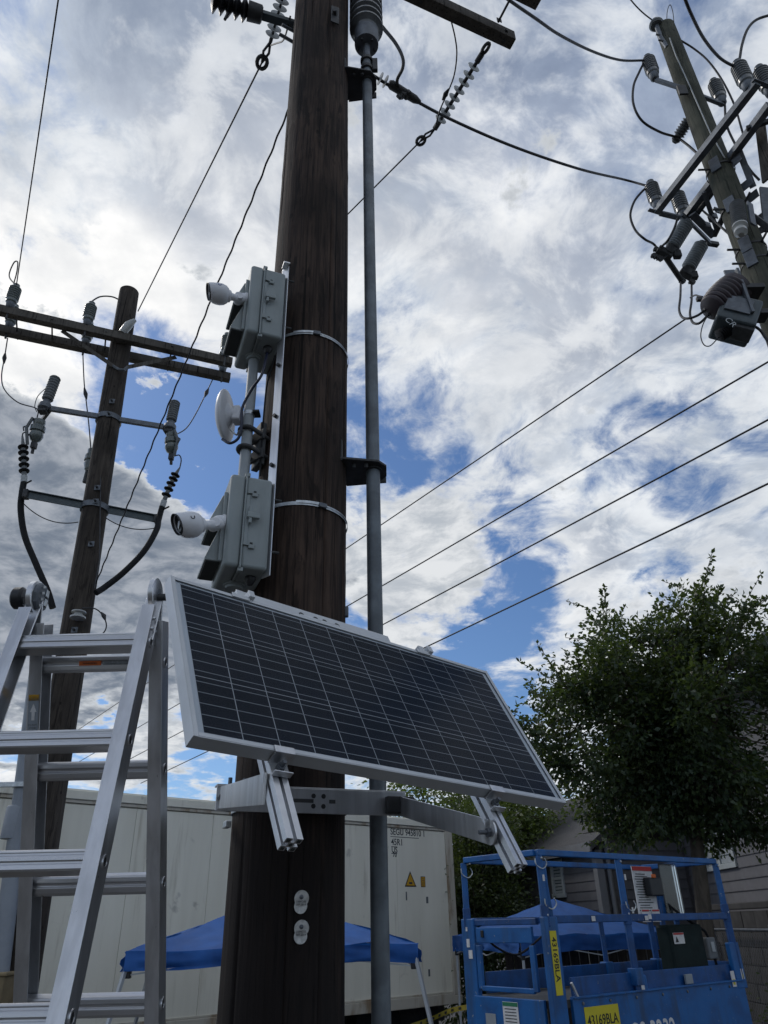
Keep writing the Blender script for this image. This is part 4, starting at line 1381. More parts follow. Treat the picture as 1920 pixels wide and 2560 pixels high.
MB().tube([P(253, 1531, 8.25), P(260, 1540, 8.25), P(263, 1550, 8.25)], [.01, .028, .01], 10).build('splice', M['wire_dark'], bpy.data.objects['service_wire'], smooth=50)
cable('arrester_wire', 'thin looped lead beside the left grey arrester', spline([P(117, 968, 8.2), P(95, 990, 8.2), P(87, 1015, 8.2), P(92, 1030, 8.22)]), .006, M['wire'])

# riser pipe at the far left
rz = thing('riser_pipe', 'large grey plastic riser pipe at the left edge beside the left pole', 'pipe', V((-3.93, 8.22, 0)))
ra_, rb_ = P(28, 2200, 8.22), P(92, 1690, 8.22)
dxx = (rb_ - ra_) / (rb_.z - ra_.z)
MB().cyl(ra_ - dxx * ra_.z, ra_ + dxx * (5.0 - ra_.z), .088, 24).build('pipe', M['pvc'], rz, smooth=40)
q = P(55, 1965, 8.22)
MB().lathe(q - V((0, 0, .52)), V((0, 0, 1)), [(0, .105), (.30, .105), (.32, .09)], 24).build('coupling', M['pvc'], rz, smooth=40)
MB().bar(q + V((-.5, -.10, 0)), q + V((.16, -.10, 0)), .04, .05).build('strut', M['galv'], rz, bevel=.003)
MB().lathe(q - V((0, 0, .02)), V((0, 0, 1)), [(0, .092), (.002, .096), (.04, .096), (.042, .092)], 24).build('strap', M['galv'], rz, smooth=40)
for px, py in ((52, 2454), (49, 2476)):
    q = P(px, py, 8.30)
    MB().lathe(q, V((0, -1, 0)), [(0, .032), (.004, .032)], 16).build('tag', M['tag'], lp)

# ================================================================ right pole
RB = V((4.355, 6.0, 0))
rp = thing('utility_pole', 'greenish treated wood pole at the top right crowded with switchgear', 'utility pole', RB)
pole_mesh(RB, RB + V((0, 0, 13.45)), .215, .135, 48, 90, .013, 8.0, 8).build('trunk', M['greenwood'], rp, smooth=50)
MB().tube([P(1674, 95, 5.86), P(1690, 140, 5.86), P(1720, 205, 5.85), P(1745, 262, 5.85), P(1775, 330, 5.84), P(1812, 395, 5.83)], .008, 6).build('ground_wire', M['polymer_light'], rp)
for zz in (10.1, 9.35, 8.65, 8.42):
    MB().band(RB, .165, zz - .012, zz + .012, .008, 0, 2 * pi, 36).build('pole_band', M['dark_steel'], rp, smooth=40)
    MB().box(RB + V((-.12, -.12, zz)), (.12, .03, .22), (V((.7, -.7, 0)), V((.7, .7, 0)), ZB)).build('band_plate', M['steel'], rp, bevel=.003)
    MB().cyl(RB + V((-.30, -.05, zz)), RB + V((-.12, -.05, zz)), .014, 6).build('band_bolt', M['dark_steel'], rp)
    MB().cyl(RB + V((.05, -.28, zz)), RB + V((.05, -.12, zz)), .014, 6).build('band_bolt', M['dark_steel'], rp)
cable('loop_wire', 'thin wire loop standing above the right pole top', spline([P(1667, 66, 6.0), P(1668, 30, 6.0), P(1675, 12, 6.0), P(1682, 30, 6.0), P(1686, 68, 6.0)]), .006, M['wire_dark'])

# top pin insulator on its bracket
a = P(1652, 95, 5.95)
b = P(1641, 62, 5.95)
th = thing('pin_insulator', 'round bell insulator on a bracket at the tip of the right pole', 'insulator', a)
ax = (b - a).normalized()
MB().tube([a - ax * .25 + V((.05, 0, 0)), a, b], .035, 10).build('bracket', M['steel'], th, smooth=50)
MB().lathe(b, ax, [(-.04, .03), (-.03, .085), (.0, .105), (.025, .10), (.06, .06), (.09, .05), (.10, .06), (.12, .045)], 22).build('bell', M['porcelain'], th, smooth=35)
for px, py in ((1640, 86), (1646, 100)):
    MB().cyl(P(px, py, 5.93), P(px + 16, py + 4, 5.93), .014, 6).build('bolt', M['dark_steel'], th)

gr = 'insulators on the right pole'
GA, GAt = post_insulator('ribbed insulator on an arm left of the right pole near its top', P(1637, 196, 6.0), .094, .56, 7, M['porcelain'], gr)
MB().bar(P(1640, 200, 6.0), P(1708, 222, 5.9), .05, .05).build('support_arm', M['steel'], GA, bevel=.004)
MB().box(P(1706, 225, 5.86), (.12, .03, .20)).build('arm_plate', M['dark_steel'], GA, bevel=.005)
GFv, _ = post_insulator('ribbed insulator on an arm right of the right pole behind the steel beam', P(1806, 258, 6.1), .094, .56, 7, M['porcelain'], gr)
MB().bar(P(1752, 240, 6.0), P(1808, 262, 6.1), .05, .05).build('support_arm', M['steel'], GFv, bevel=.004)
# horizontal ribbed insulator behind the pole
a, b = P(1722, 300, 6.25), P(1696, 340, 6.45)
th = thing('line_post', 'ribbed insulator leaning out behind the left side of the right pole', 'insulator', a, gr)
ribbed(th, a, b, .085, 6, M['porcelain'], .72, 'ribbed_body')
MB().lathe(b, b - a, [(0, .05), (.06, .065), (.10, .03)], 14).build('clamp_top', M['dark_steel'], th, smooth=40)
MB().cyl(a, a - (b - a) * .4, .05, 10).build('metal_base', M['steel'], th)

# steel beams
ZR = 10.22
s1a, s1b = PZ(1640, 530, ZR), PZ(1893, 205, ZR)
s2a, s2b = PZ(1712, 545, ZR), PZ(1925, 262, ZR)
sd_ = (s1b - s1a).normalized()
sn_ = V((-sd_.y, sd_.x, 0))
fr = thing('steel_frame', 'dark grey steel beam frame bolted across the right pole', 'steel frame', s1a.lerp(s1b, .5))
for a, b in ((s1a, s1b), (s2a, s2b)):
    MB().bar(a, b, .085, .095).build('beam', M['steel'], fr, bevel=.003)
MB().bar(s1a - sn_ * .12, s1a + sn_ * .10, .05, .012).build('end_plate', M['steel'], fr)
MB().bar(s1b - sn_ * .06, s1b + sn_ * .22, .05, .012).build('end_plate', M['steel'], fr)
MB().bar(PZ(1650, 533, ZR), PZ(1700, 545, ZR), .07, .03).build('tie_bar', M['steel'], fr)
zl = ZR - .10
ch0, ch1 = PZ(1703, 533, zl), PZ(1775, 606, zl)
MB().bar(ch0, ch1, .03, .10).build('channel', M['steel'], fr, bevel=.003)
q0, q1 = PZ(1730, 535, zl), PZ(1785, 590, zl)
MB().bar(q0, q1, .10, .03).build('channel', M['steel'], fr, bevel=.003)
MB().bar(PZ(1765, 607, zl), PZ(1795, 612, zl), .06, .06).build('channel_end', M['dark_steel'], fr, bevel=.003)
MB().bar(PZ(1735, 545, ZR - .03), PZ(1838, 400, ZR - .03), .03, .09).build('inner_channel', M['dark_steel'], fr, bevel=.003)
MB().bar(PZ(1760, 480, ZR - .05), PZ(1792, 575, ZR - .2), .06, .03).build('hanger', M['steel'], fr, bevel=.003)
MB().bar(PZ(1785, 590, ZR - .2), PZ(1812, 535, ZR - .2), .06, .05).build('hanger', M['dark_steel'], fr, bevel=.003)
for (x0, y0, x1, y1, zz) in ((1790, 420, 1812, 396, ZR - .05), (1800, 500, 1832, 470, ZR - .3), (1868, 640, 1900, 615, ZR - .9), (1862, 690, 1900, 668, ZR - 1.1), (1880, 560, 1920, 530, ZR - .7), (1876, 588, 1922, 566, ZR - .75)):
    MB().bar(PZ(x0, y0, zz), PZ(x1, y1, zz), .02, .10).build('slotted_bracket', M['dark_steel'], fr, bevel=.002)
for i in range(5):
    q = PZ(1770 + i * 8, 562 - i * 12, ZR - .16)
    MB().box(q, (.09, .016, .10), (sn_, sd_, ZB)).build('gusset', M['steel'], fr, bevel=.002)
MB().bar(PZ(1848, 378, ZR - .02), PZ(1883, 468, ZR - .45), .075, .035).build('right_channel', M['steel'], fr, bevel=.003)
for (x0, y0, x1, y1, zz) in ((1820, 418, 1852, 390, ZR - .12), (1840, 482, 1880, 450, ZR - .45), (1855, 512, 1895, 480, ZR - .5)):
    MB().bar(PZ(x0, y0, zz), PZ(x1, y1, zz), .012, .13).build('slotted_bracket', M['steel'], fr, bevel=.002)
MB().bar(PZ(1866, 322, ZR), PZ(1925, 262 + 40, ZR), .05, .05).build('inner_channel', M['dark_steel'], fr)
MB().bar(P(1897, 285, 5.5), P(1918, 450, 5.7), .03, .13).build('hanging_channel', M['armwood'], fr, bevel=.003)
MB().bar(P(1912, 470, 5.9), P(1925, 580, 5.9), .03, .13).build('hanging_channel', M['steel'], fr, bevel=.003)
MB().bar(P(1880, 540, 5.95), P(1930, 575, 5.8), .05, .07).build('lower_arm', M['dark_steel'], fr)

GB, GBt = post_insulator('ribbed insulator on the lower left end of the long steel beam', PZ(1645, 520, ZR + .03), .094, .56, 7, M['porcelain'], gr)
GD, GDt = post_insulator('ribbed insulator on the second steel beam next to the beam end', PZ(1712, 545, ZR + .03), .10, .58, 7, M['porcelain'], gr)
GC, GCt = post_insulator('ribbed insulator on the upper right end of the long steel beam', PZ(1872, 222, ZR + .03), .094, .56, 7, M['porcelain'], gr)
GE, GEt = post_insulator('ribbed insulator cut by the right edge of the picture beside the steel beam', PZ(1928, 235, ZR + .03), .094, .56, 7, M['porcelain'], gr)

# two long skirted insulators hanging from the channel with the switch blade between their ends
ends = []
for (x0, y0, x1, y1, lab) in ((1721, 552, 1672, 630, 'long skirted grey insulator hanging from the left end of the steel frame'),
                              (1757, 606, 1714, 683, 'long skirted grey insulator hanging beside it, nearest the right pole')):
    a = PZ(x0, y0, zl - .02)
    b = P(x1, y1, a.y + .16)
    th = thing('switch_insulator', lab, 'insulator', a, 'hanging switch insulators')
    ribbed(th, a.lerp(b, .08), a.lerp(b, .84), .100, 11, M['glassy'], .48, 'skirts', 24)
    ax = (b - a).normalized()
    MB().lathe(a.lerp(b, .82), ax, [(0, .06), (.02, .075), (.12, .07), (.14, .05)], 16).build('end_cap', M['dark_steel'], th, smooth=40)
    MB().cyl(a, a.lerp(b, .10), .055, 14).build('top_cap', M['steel'], th, smooth=40)
    ends.append(b)
sw = thing('line_switch', 'dark switch contacts and blade joining the two hanging insulators', 'switch', ends[0])
MB().cyl(P(1662, 640, ends[0].y), P(1703, 700, ends[1].y), .038, 14).build('blade', M['dark_steel'], sw, smooth=40)
for e, dx in ((ends[0], -.06), (ends[1], .02)):
    MB().box(e + V((dx, 0, -.02)), (.22, .10, .10), (V((.8, .2, -.5)).normalized(), V((-.24, .97, 0)).normalized(), V((.5, .1, .8)).normalized())).build('contact_block', M['dark_steel'], sw, bevel=.012)
    MB().box(e + V((.10, 0, -.05)), (.10, .08, .12)).build('contact_jaw', M['dark_steel'], sw, bevel=.012)
for i, (x, y) in enumerate(((1642, 624), (1650, 646), (1636, 640), (1730, 705), (1706, 702))):
    q = P(x, y, ends[0 if i < 3 else 1].y)
    MB().box(q, (.06, .05, .08), (V((.8, 0, .6)), V((0, 1, 0)), V((-.6, 0, .8)))).build('terminal_clamp', M['dark_steel'], sw, bevel=.006)
    MB().cyl(q + V((-.05, 0, -.03)), q + V((.05, 0, .04)), .012, 6).build('clamp_bolt', M['dark_steel'], sw)

# ribbed insulator strapped to the front of the pole with a pale end
a, b = P(1842, 512, 5.70), P(1850, 566, 5.66)
th = thing('line_post', 'grey ribbed insulator with pale lower end strapped to the front of the right pole', 'insulator', b, gr)
ribbed(th, a, b, .085, 12, M['porcelain'], .80, 'ribbed_body')
ax = (b - a).normalized()
MB().lathe(b, ax, [(0, .085), (.02, .085), (.04, .06), (.06, .05), (.08, .07), (.12, .07), (.16, .03)], 18).build('pale_end', M['porcelain_white'], th, smooth=35)
MB().bar(a + V((.14, -.02, 0)), b + V((.14, -.02, .0)), .02, .08).build('strap_plate', M['steel'], th)

# recloser with ribbed maroon bushing
rc = P(1848, 775, 5.85)
th = thing('recloser', 'dark recloser box with a fat ribbed maroon bushing low on the right pole', 'recloser', rc)
a, b = P(1822, 728, 5.80), P(1768, 772, 5.80)
ax = (b - a).normalized()
L_ = (b - a).length
prof = [(-.06, .10), (-.05, .19)]
for k in range(7):
    z0 = k * L_ / 7
    rr = .195 * (1 - .35 * (k / 7) ** 2.2)
    prof += [(z0, rr * .93), (z0 + L_ / 7 * .4, rr), (z0 + L_ / 7 * .6, rr), (z0 + L_ / 7 * .95, rr * .91)]
prof += [(L_ * 1.03, .10), (L_ * 1.08, .03)]
tilt = ax
MB().lathe(a - tilt * .03 + V((.02, 0, -.02)), tilt, prof, 26).build('bushing', M['maroon'], th, smooth=30)
bx_ = (V((.80, -.10, -.45)).normalized(), V((.10, .99, 0)).normalized(), V((.44, -.04, .85)).normalized())
MB().box(P(1838, 800, 5.85), (.40, .36, .38), bx_).build('tank', M['recloser'], th, bevel=.03, seg=3)
MB().box(P(1862, 812, 5.80), (.20, .20, .30), bx_).build('mechanism_box', M['dark_steel'], th, bevel=.01)
text('logo_mark', 'CR', .10, P(1810, 798, 5.655), V((.30, 0, -.55)), V((.55, 0, .30)), M['polymer_light'], th)
MB().bar(P(1822, 676, 5.72), P(1874, 792, 5.72), .02, .12).build('mount_channel', M['steel'], th, bevel=.003)
MB().bar(P(1840, 676, 5.66), P(1880, 785, 5.66), .08, .03).build('mount_channel', M['steel'], th, bevel=.003)
MB().box(P(1848, 762, 5.66), (.26, .02, .20), bx_).build('mount_plate', M['steel'], th, bevel=.004)
MB().box(P(1870, 730, 5.75), (.28, .20, .06)).build('pole_bracket', M['dark_steel'], th, bevel=.005)
MB().box(P(1892, 790, 5.80), (.22, .16, .06)).build('pole_bracket', M['dark_steel'], th, bevel=.005)
ribbed(th, P(1820, 826, 5.85), P(1796, 842, 5.88), .07, 5, M['rubber'], .75, 'small_bushing')
for (x, y) in ((1766, 773), (1782, 782), (1748, 748)):
    MB().box(P(x, y, 5.84), (.06, .04, .05)).build('terminal', M['dark_steel'], th, bevel=.005)

# leads and jumpers of the right pole
cable('jumper_cable', 'thick black jumper looping between the two left insulators of the right pole', spline([P(1612, 152, 6.0), P(1598, 180, 6.0), P(1584, 215, 6.0), P(1584, 262, 6.0), P(1606, 303, 6.1), P(1650, 330, 6.3), P(1690, 343, 6.45), P(1716, 360, 6.4), P(1745, 385, 6.3)]), .017, M['wire_dark'])
ya = GBt.y
cable('jumper_cable', 'thick black jumper looping from the beam end insulator to the hanging switch', spline([P(1620, 466, ya), P(1604, 480, ya), P(1585, 505, ya), P(1576, 540, ya), P(1588, 575, ya), P(1612, 598, ya), P(1634, 610, ends[0].y), P(1645, 625, ends[0].y)]), .016, M['wire_dark'])
cable('jumper_cable', 'black jumper from the steel beam down to the hanging switch contacts', spline([P(1694, 545, ya), P(1686, 570, ya), P(1670, 600, ya), P(1650, 620, ends[0].y)]), .016, M['wire_dark'])
cable('jumper_cable', 'black lead sagging from the switch to the left of the maroon bushing', spline([P(1702, 705, ends[1].y), P(1701, 740, 6.4), P(1698, 775, 6.2), P(1706, 793, 6.0), P(1722, 796, 5.9), P(1745, 788, 5.85), P(1764, 774, 5.85)]), .014, M['wire_dark'])
cable('jumper_cable', 'black lead sagging under the maroon bushing from the second switch end', spline([P(1729, 712, ends[1].y), P(1729, 750, 6.4), P(1725, 785, 6.2), P(1732, 806, 6.0), P(1748, 808, 5.9), P(1768, 790, 5.86), P(1776, 782, 5.85)]), .014, M['wire_dark'])
cable('thin_lead', 'thin wire ring hanging below the recloser bushing', spline([P(1774, 782, 5.85), P(1758, 810, 5.85), P(1752, 840, 5.85), P(1760, 862, 5.85), P(1776, 864, 5.86), P(1797, 843, 5.88)]), .006, M['wire_dark'])
cable('thin_lead', 'short lead with clamps between the switch lead and the maroon bushing', spline([P(1726, 744, 6.3), P(1738, 738, 6.1), P(1746, 740, 5.95), P(1756, 742, 5.86)]), .010, M['wire_dark'])
cable('control_cable', 'black cable from the recloser running down the right pole', spline([P(1880, 812, 5.8), P(1900, 825, 5.75), P(1912, 842, 5.75), P(1925, 860, 5.75)]), .015, M['wire_dark'])
cable('jumper_cable', 'black cable arching down the right side of the right pole from its top', spline([P(1700, 100, 6.05), P(1735, 122, 6.1), P(1770, 152, 6.1), P(1805, 200, 6.1), P(1835, 260, 6.05), P(1852, 315, 6.0), P(1862, 350, 6.0)]), .014, M['wire_dark'])
cable('jumper_cable', 'black cable dropping behind the long steel beam right of the pole', spline([P(1812, 262, 6.1), P(1816, 310, 6.1), P(1835, 355, 6.1), P(1872, 420, 6.0), P(1898, 450, 6.0)]), .016, M['wire_dark'])
cable('jumper_cable', 'black cable passing behind the pole between the two steel beams', spline([P(1738, 510, 6.9), P(1770, 538, 6.5), P(1800, 565, 6.2), P(1828, 590, 6.1)]), .014, M['wire_dark'])

# ================================================================ spans between the poles
def polyY(pts, y0, y1):
    n_ = len(pts)
    return [P(x, y, y0 + (y1 - y0) * i / (n_ - 1)) for i, (x, y) in enumerate(pts)]


cable('power_line', 'thick line sagging from the conduit head to the right pole beam end insulator', spline([PZ(905, 168, 9.0), PZ(935, 190, 9.0), PZ(1010, 236, 8.98), PZ(1130, 300, 9.2), PZ(1290, 369, 9.45), PZ(1450, 423, 9.9), P(1560, 449, 6.7), P(1618, 465, ya)], 8), .016, M['wire_dark'], 'power line')
tl_ = bpy.data.objects['power_line']
for (x, y) in ((949, 196), (962, 203)):
    q = PZ(x, y, 8.99)
    dr = (PZ(1010, 236, 8.98) - PZ(935, 190, 9.0)).normalized()
    MB().lathe(q, dr, [(0, .02), (.004, .062), (.010, .06), (.016, .02)], 16).build('disc', M['polymer_light'], tl_, smooth=35)
q = PZ(985, 218, 8.99)
MB().lathe(PZ(972, 208, 8.99), dr, [(0, .03), (.03, .045), (.30, .04), (.36, .02)], 12).build('grip_sleeve', M['dark_steel'], tl_, smooth=40)
for (x, y, sz) in ((1008, 232, .09), (1016, 240, .07), (1001, 240, .06), (1020, 232, .05)):
    MB().box(PZ(x, y, 8.97), (sz, .05, sz), (V((.7, .3, .6)).normalized(), V((-.4, .9, 0)).normalized(), V((-.6, -.2, .75)).normalized())).build('tap_clamp', M['dark_steel'], tl_, bevel=.01)
cable('jumper_cable', 'thick grey black jumper from the ribbed bell down to the thick line', spline([PZ(945, 55, 8.3), PZ(962, 75, 8.4), PZ(990, 110, 8.6), PZ(1007, 145, 8.8), PZ(1006, 172, 8.9), PZ(993, 200, 8.95), PZ(996, 222, 8.97)]), .016, M['wire_dark'])
cable('jumper_wire', 'thin jumper with a splice curving from the right crossarm to the strain insulator clamp', spline([PZ(1128, 52, 8.98), PZ(1138, 95, 8.97), PZ(1142, 135, 8.96), PZ(1136, 185, 8.96), PZ(1122, 225, 8.96), PZ(1100, 275, 8.96), PZ(1088, 318, 8.96)]), .007, M['wire_dark'])
MB().tube([PZ(1122, 222, 8.96), PZ(1114, 236, 8.96), PZ(1106, 250, 8.96)], [.008, .026, .008], 10).build('splice', M['wire_dark'], bpy.data.objects['jumper_wire.001'], smooth=50)
cable('power_line', 'thick line from the top edge to the upper left insulator of the right pole', spline([PZ(1235, -30, 9.3), PZ(1275, 2, 9.4), PZ(1340, 47, 9.7), PZ(1400, 88, 10.2), P(1480, 128, 5.0), P(1550, 150, 5.6), P(1612, 151, 6.0)], 8), .016, M['wire_dark'], 'power line')
cable('power_line', 'thin line from the top edge down to the bell insulator at the right pole tip', spline([P(1565, -15, 5.5), P(1590, 15, 5.7), P(1612, 36, 5.85), P(1636, 54, 5.95)], 6), .010, M['wire_dark'], 'power line')
yc = GCt.y
cable('power_line', 'thick line dropping from the top edge to the upper right beam insulator', spline([P(1706, -20, yc - 1.2), P(1728, 35, yc - 1.0), P(1760, 97, yc - .6), P(1800, 145, yc - .2), P(1838, 168, yc)], 8), .017, M['wire_dark'], 'power line')
cable('jumper_cable', 'thick cable rising in an arc from the upper right beam insulator to the right edge', spline([P(1838, 168, yc), P(1848, 150, yc), P(1855, 112, yc), P(1868, 75, yc), P(1890, 50, yc), P(1930, 36, yc)], 8), .017, M['wire_dark'])
cable('power_line', 'thin line running from the top left edge down to the far left insulator', sag(PZ(150, -30, 9.6), tops[0], .0), .008, M['wire_dark'], 'power line')
MB().tube(spline([tops[0], P(23, 690, 8.0), P(34, 658, 7.95), P(44, 655, 7.95), P(42, 680, 8.0), P(34, 710, 8.1)]), .010, 6).build('tie_loop', M['wire_dark'], bpy.data.objects['power_line.004'], smooth=50)
cable('power_line', 'line from the top left strain insulator down to the top of the left pole', sag(A_END, P(345, 778, 8.42), .0), .0085, M['wire_dark'], 'power line')
cable('twisted_cable', 'thick twisted cable from behind the dark pole down to the lower left pole', [p + V((.0045 * cos(i * 1.3), 0, .0045 * sin(i * 1.3))) for i, p in enumerate(sag(PZ(735, 240, 8.1), P(240, 1458, 8.36), .0, 120))], .0085, M['wire_dark'])
cable('power_line', 'line from the right strain insulator passing behind the dark pole, going left', sag(C_END, tops[2], .0), .0085, M['wire_dark'], 'power line')

# communication lines crossing behind everything
DV = (V((-.76, 12.35, 0)) - V((4.0, 5.87, 0))).normalized()
for (x0, y0, x1, y1, hz_, lab) in ((1716, 796, 860, 1375, 6.15, 'topmost of the four parallel lines, ending at the recloser'),
                                   (1925, 902, 860, 1520, 5.0, 'second of the four parallel lines, passing right of the conduit'),
                                   (1925, 1047, 960, 1560, 4.3, 'third of the four parallel lines, reaching the conduit above the panel'),
                                   (1925, 1207, 1060, 1620, 3.6, 'lowest of the four parallel lines, ending above the upper panel edge')):
    a = PZ(x0, y0, H + hz_)
    b = PZ(x1, y1, H + hz_)
    dr = (b - a)
    end = a + dr * 3.4
    st_ = a if x0 < 1900 else a - dr * .25
    cable('span_wire', lab, sag(st_, end, .0, 20), .010, M['wire_dark'], 'wire', 6, 'parallel lines on the right')


# ================================================================ shipping container
CD = V((.760, .650, 0)).normalized()            # along the long side
CNF = V((CD.y, -CD.x, 0))                       # outwards, towards the camera
CR0 = V((1.115, 14.80, 0))                      # near bottom right corner in plan
CLEN, CWID, CZ0, CZ1 = 12.19, 2.44, .74, 3.55
CL0 = CR0 - CD * CLEN
cn = thing('shipping_container', 'white refrigerated shipping container with grime streaks behind the dark pole', 'container', CL0.lerp(CR0, .5) - CNF * 1.2 + V((0, 0, CZ0)))
CA = (CD, CNF, ZB)


def cpt(s, z, o=0.0):
    return CL0 + CD * s + V((0, 0, z)) + CNF * o


MB().box(cpt(CLEN / 2, (CZ0 + CZ1) / 2, -CWID / 2 - .02), (CLEN - .1, CWID - .04, CZ1 - CZ0 - .06), CA).build('body', M['cont'], cn)
npan = 10
pw_ = (CLEN - .36) / npan
for i in range(npan):
    MB().box(cpt(.18 + pw_ * (i + .5), (CZ0 + CZ1) / 2, -.012), (pw_ - .004, .016, CZ1 - CZ0 - .34), CA).build('side_panel', M['cont'], cn, bevel=.003)
MB().box(cpt(CLEN / 2, CZ1 - .055, .0), (CLEN - .36, .06, .11), CA).build('top_rail', M['cont'], cn, bevel=.008)
MB().box(cpt(CLEN / 2, CZ1 - .135, -.004), (CLEN - .36, .03, .04), CA).build('drip_strip', M['cont_rust'], cn, bevel=.004)
MB().box(cpt(CLEN / 2, CZ0 + .075, .0), (CLEN - .36, .07, .15), CA).build('bottom_rail', M['cont_rust'], cn, bevel=.008)
MB().box(cpt(CLEN / 2, CZ0 + .165, -.002), (CLEN - .36, .03, .02), CA).build('rail_seam', M['cont_rust'], cn)
for s_ in (.09, CLEN - .09):
    MB().box(cpt(s_, (CZ0 + CZ1) / 2, -.06), (.18, .16, CZ1 - CZ0 - .24), CA).build('corner_post', M['cont_rust'], cn, bevel=.02)
    for z in (CZ0 + .06, CZ1 - .06):
        MB().box(cpt(s_, z, -.055), (.185, .18, .12), CA).build('corner_casting', M['cont_rust'], cn, bevel=.012)
MB().box(cpt(CLEN / 2, CZ1 + .005, -CWID / 2), (CLEN, CWID, .03), CA).build('roof', M['cont'], cn)
CW0 = cpt(0, 0, -.003)
for (body, x, y, sz, xs) in (('SEGU 945810 1', 976, 2086, .145, .88), ('45R1', 978, 2112, .145, .9), ('US', 979, 2131, .13, .9), ('70', 982, 2142, .10, .9)):
    q = PP(x, y, CW0, CNF)
    text('lettering', body, sz, q, CD, ZB, M['ink_soft'], cn, 'LEFT', .0008, xs, .002)
for (x0, y0, x1, y1) in ((975, 2067, 1046, 2070.5), (976, 2092, 1047, 2095), (978, 2117, 993, 2117), (978, 2133.5, 993, 2133.5)):
    a, b = PP(x0, y0, CW0, CNF), PP(x1, y1, CW0, CNF)
    a.z = b.z = (a.z + b.z) / 2
    MB().box((a + b) / 2 + CNF * .001, ((b - a).length, .0015, .010), CA).build('printed_line', M['ink_soft'], cn)
q = [PP(x, y, CW0, CNF) for x, y in ((1012, 2217), (1041, 2217), (1025, 2178))]
q[0].z = q[1].z
MB().prism([p + CNF * .001 for p in q], CNF * .0015).build('warning_triangle', M['ink'], cn)
cc = (q[0] + q[1] + q[2]) / 3
MB().prism([cc.lerp(p, .78) + CNF * .003 for p in q], CNF * .001).build('triangle_face', M['amber'], cn)
MB().box(cc + CNF * .0045 - V((0, 0, .025)), (.07, .001, .03), CA).build('triangle_mark', M['ink_soft'], cn)
a, b = PP(1051, 2217, CW0, CNF), PP(1064, 2192, CW0, CNF)
mid = (a + b) / 2
MB().box(mid + CNF * .001, (.105, .002, .165), CA).build('label_plate', M['ink'], cn)
MB().box(mid + CNF * .003, (.085, .001, .145), CA).build('label_face', M['amber'], cn)
for dz in (.045, .015, -.02, -.05):
    MB().box(mid + CNF * .004 + V((0, 0, dz)), (.06, .0006, .010), CA).build('label_line', M['ink_soft'], cn)
for (x, y, w_, h_) in ((1068, 2250, .05, .10), (1016, 2240, .03, .13), (1073, 2432, .04, .10), (437, 2390, .03, .12)):
    MB().box(PP(x, y, CW0, CNF) + CNF * .0008, (w_, .0008, h_), CA).build('grime_mark', M['polymer'], cn)
# chassis below
chs = thing('trailer_chassis', 'black trailer chassis in shadow under the white container', 'chassis', CL0.lerp(CR0, .5) - CNF * 1.2)
for o_ in (-.5, -1.9):
    MB().box(cpt(CLEN / 2, .56, o_), (CLEN - .3, .16, .32), CA).build('beam', M['dark_steel'], chs)
for s_ in (.4, 4, 8, 11.8):
    MB().box(cpt(s_, .62, -1.2), (.14, 2.2, .2), CA).build('cross_member', M['dark_steel'], chs)
for s_ in (9.2, 10.5):
    for o_ in (-.25, -2.15):
        MB().lathe(cpt(s_, .48, o_ - .13), CNF, [(0, .30), (.02, .47), (.24, .47), (.26, .30)], 24).build('wheel', M['rubber'], chs, smooth=40)
for o_ in (-.4, -2.0):
    MB().box(cpt(3.0, .30, o_), (.12, .12, .60), CA).build('landing_leg', M['dark_steel'], chs)


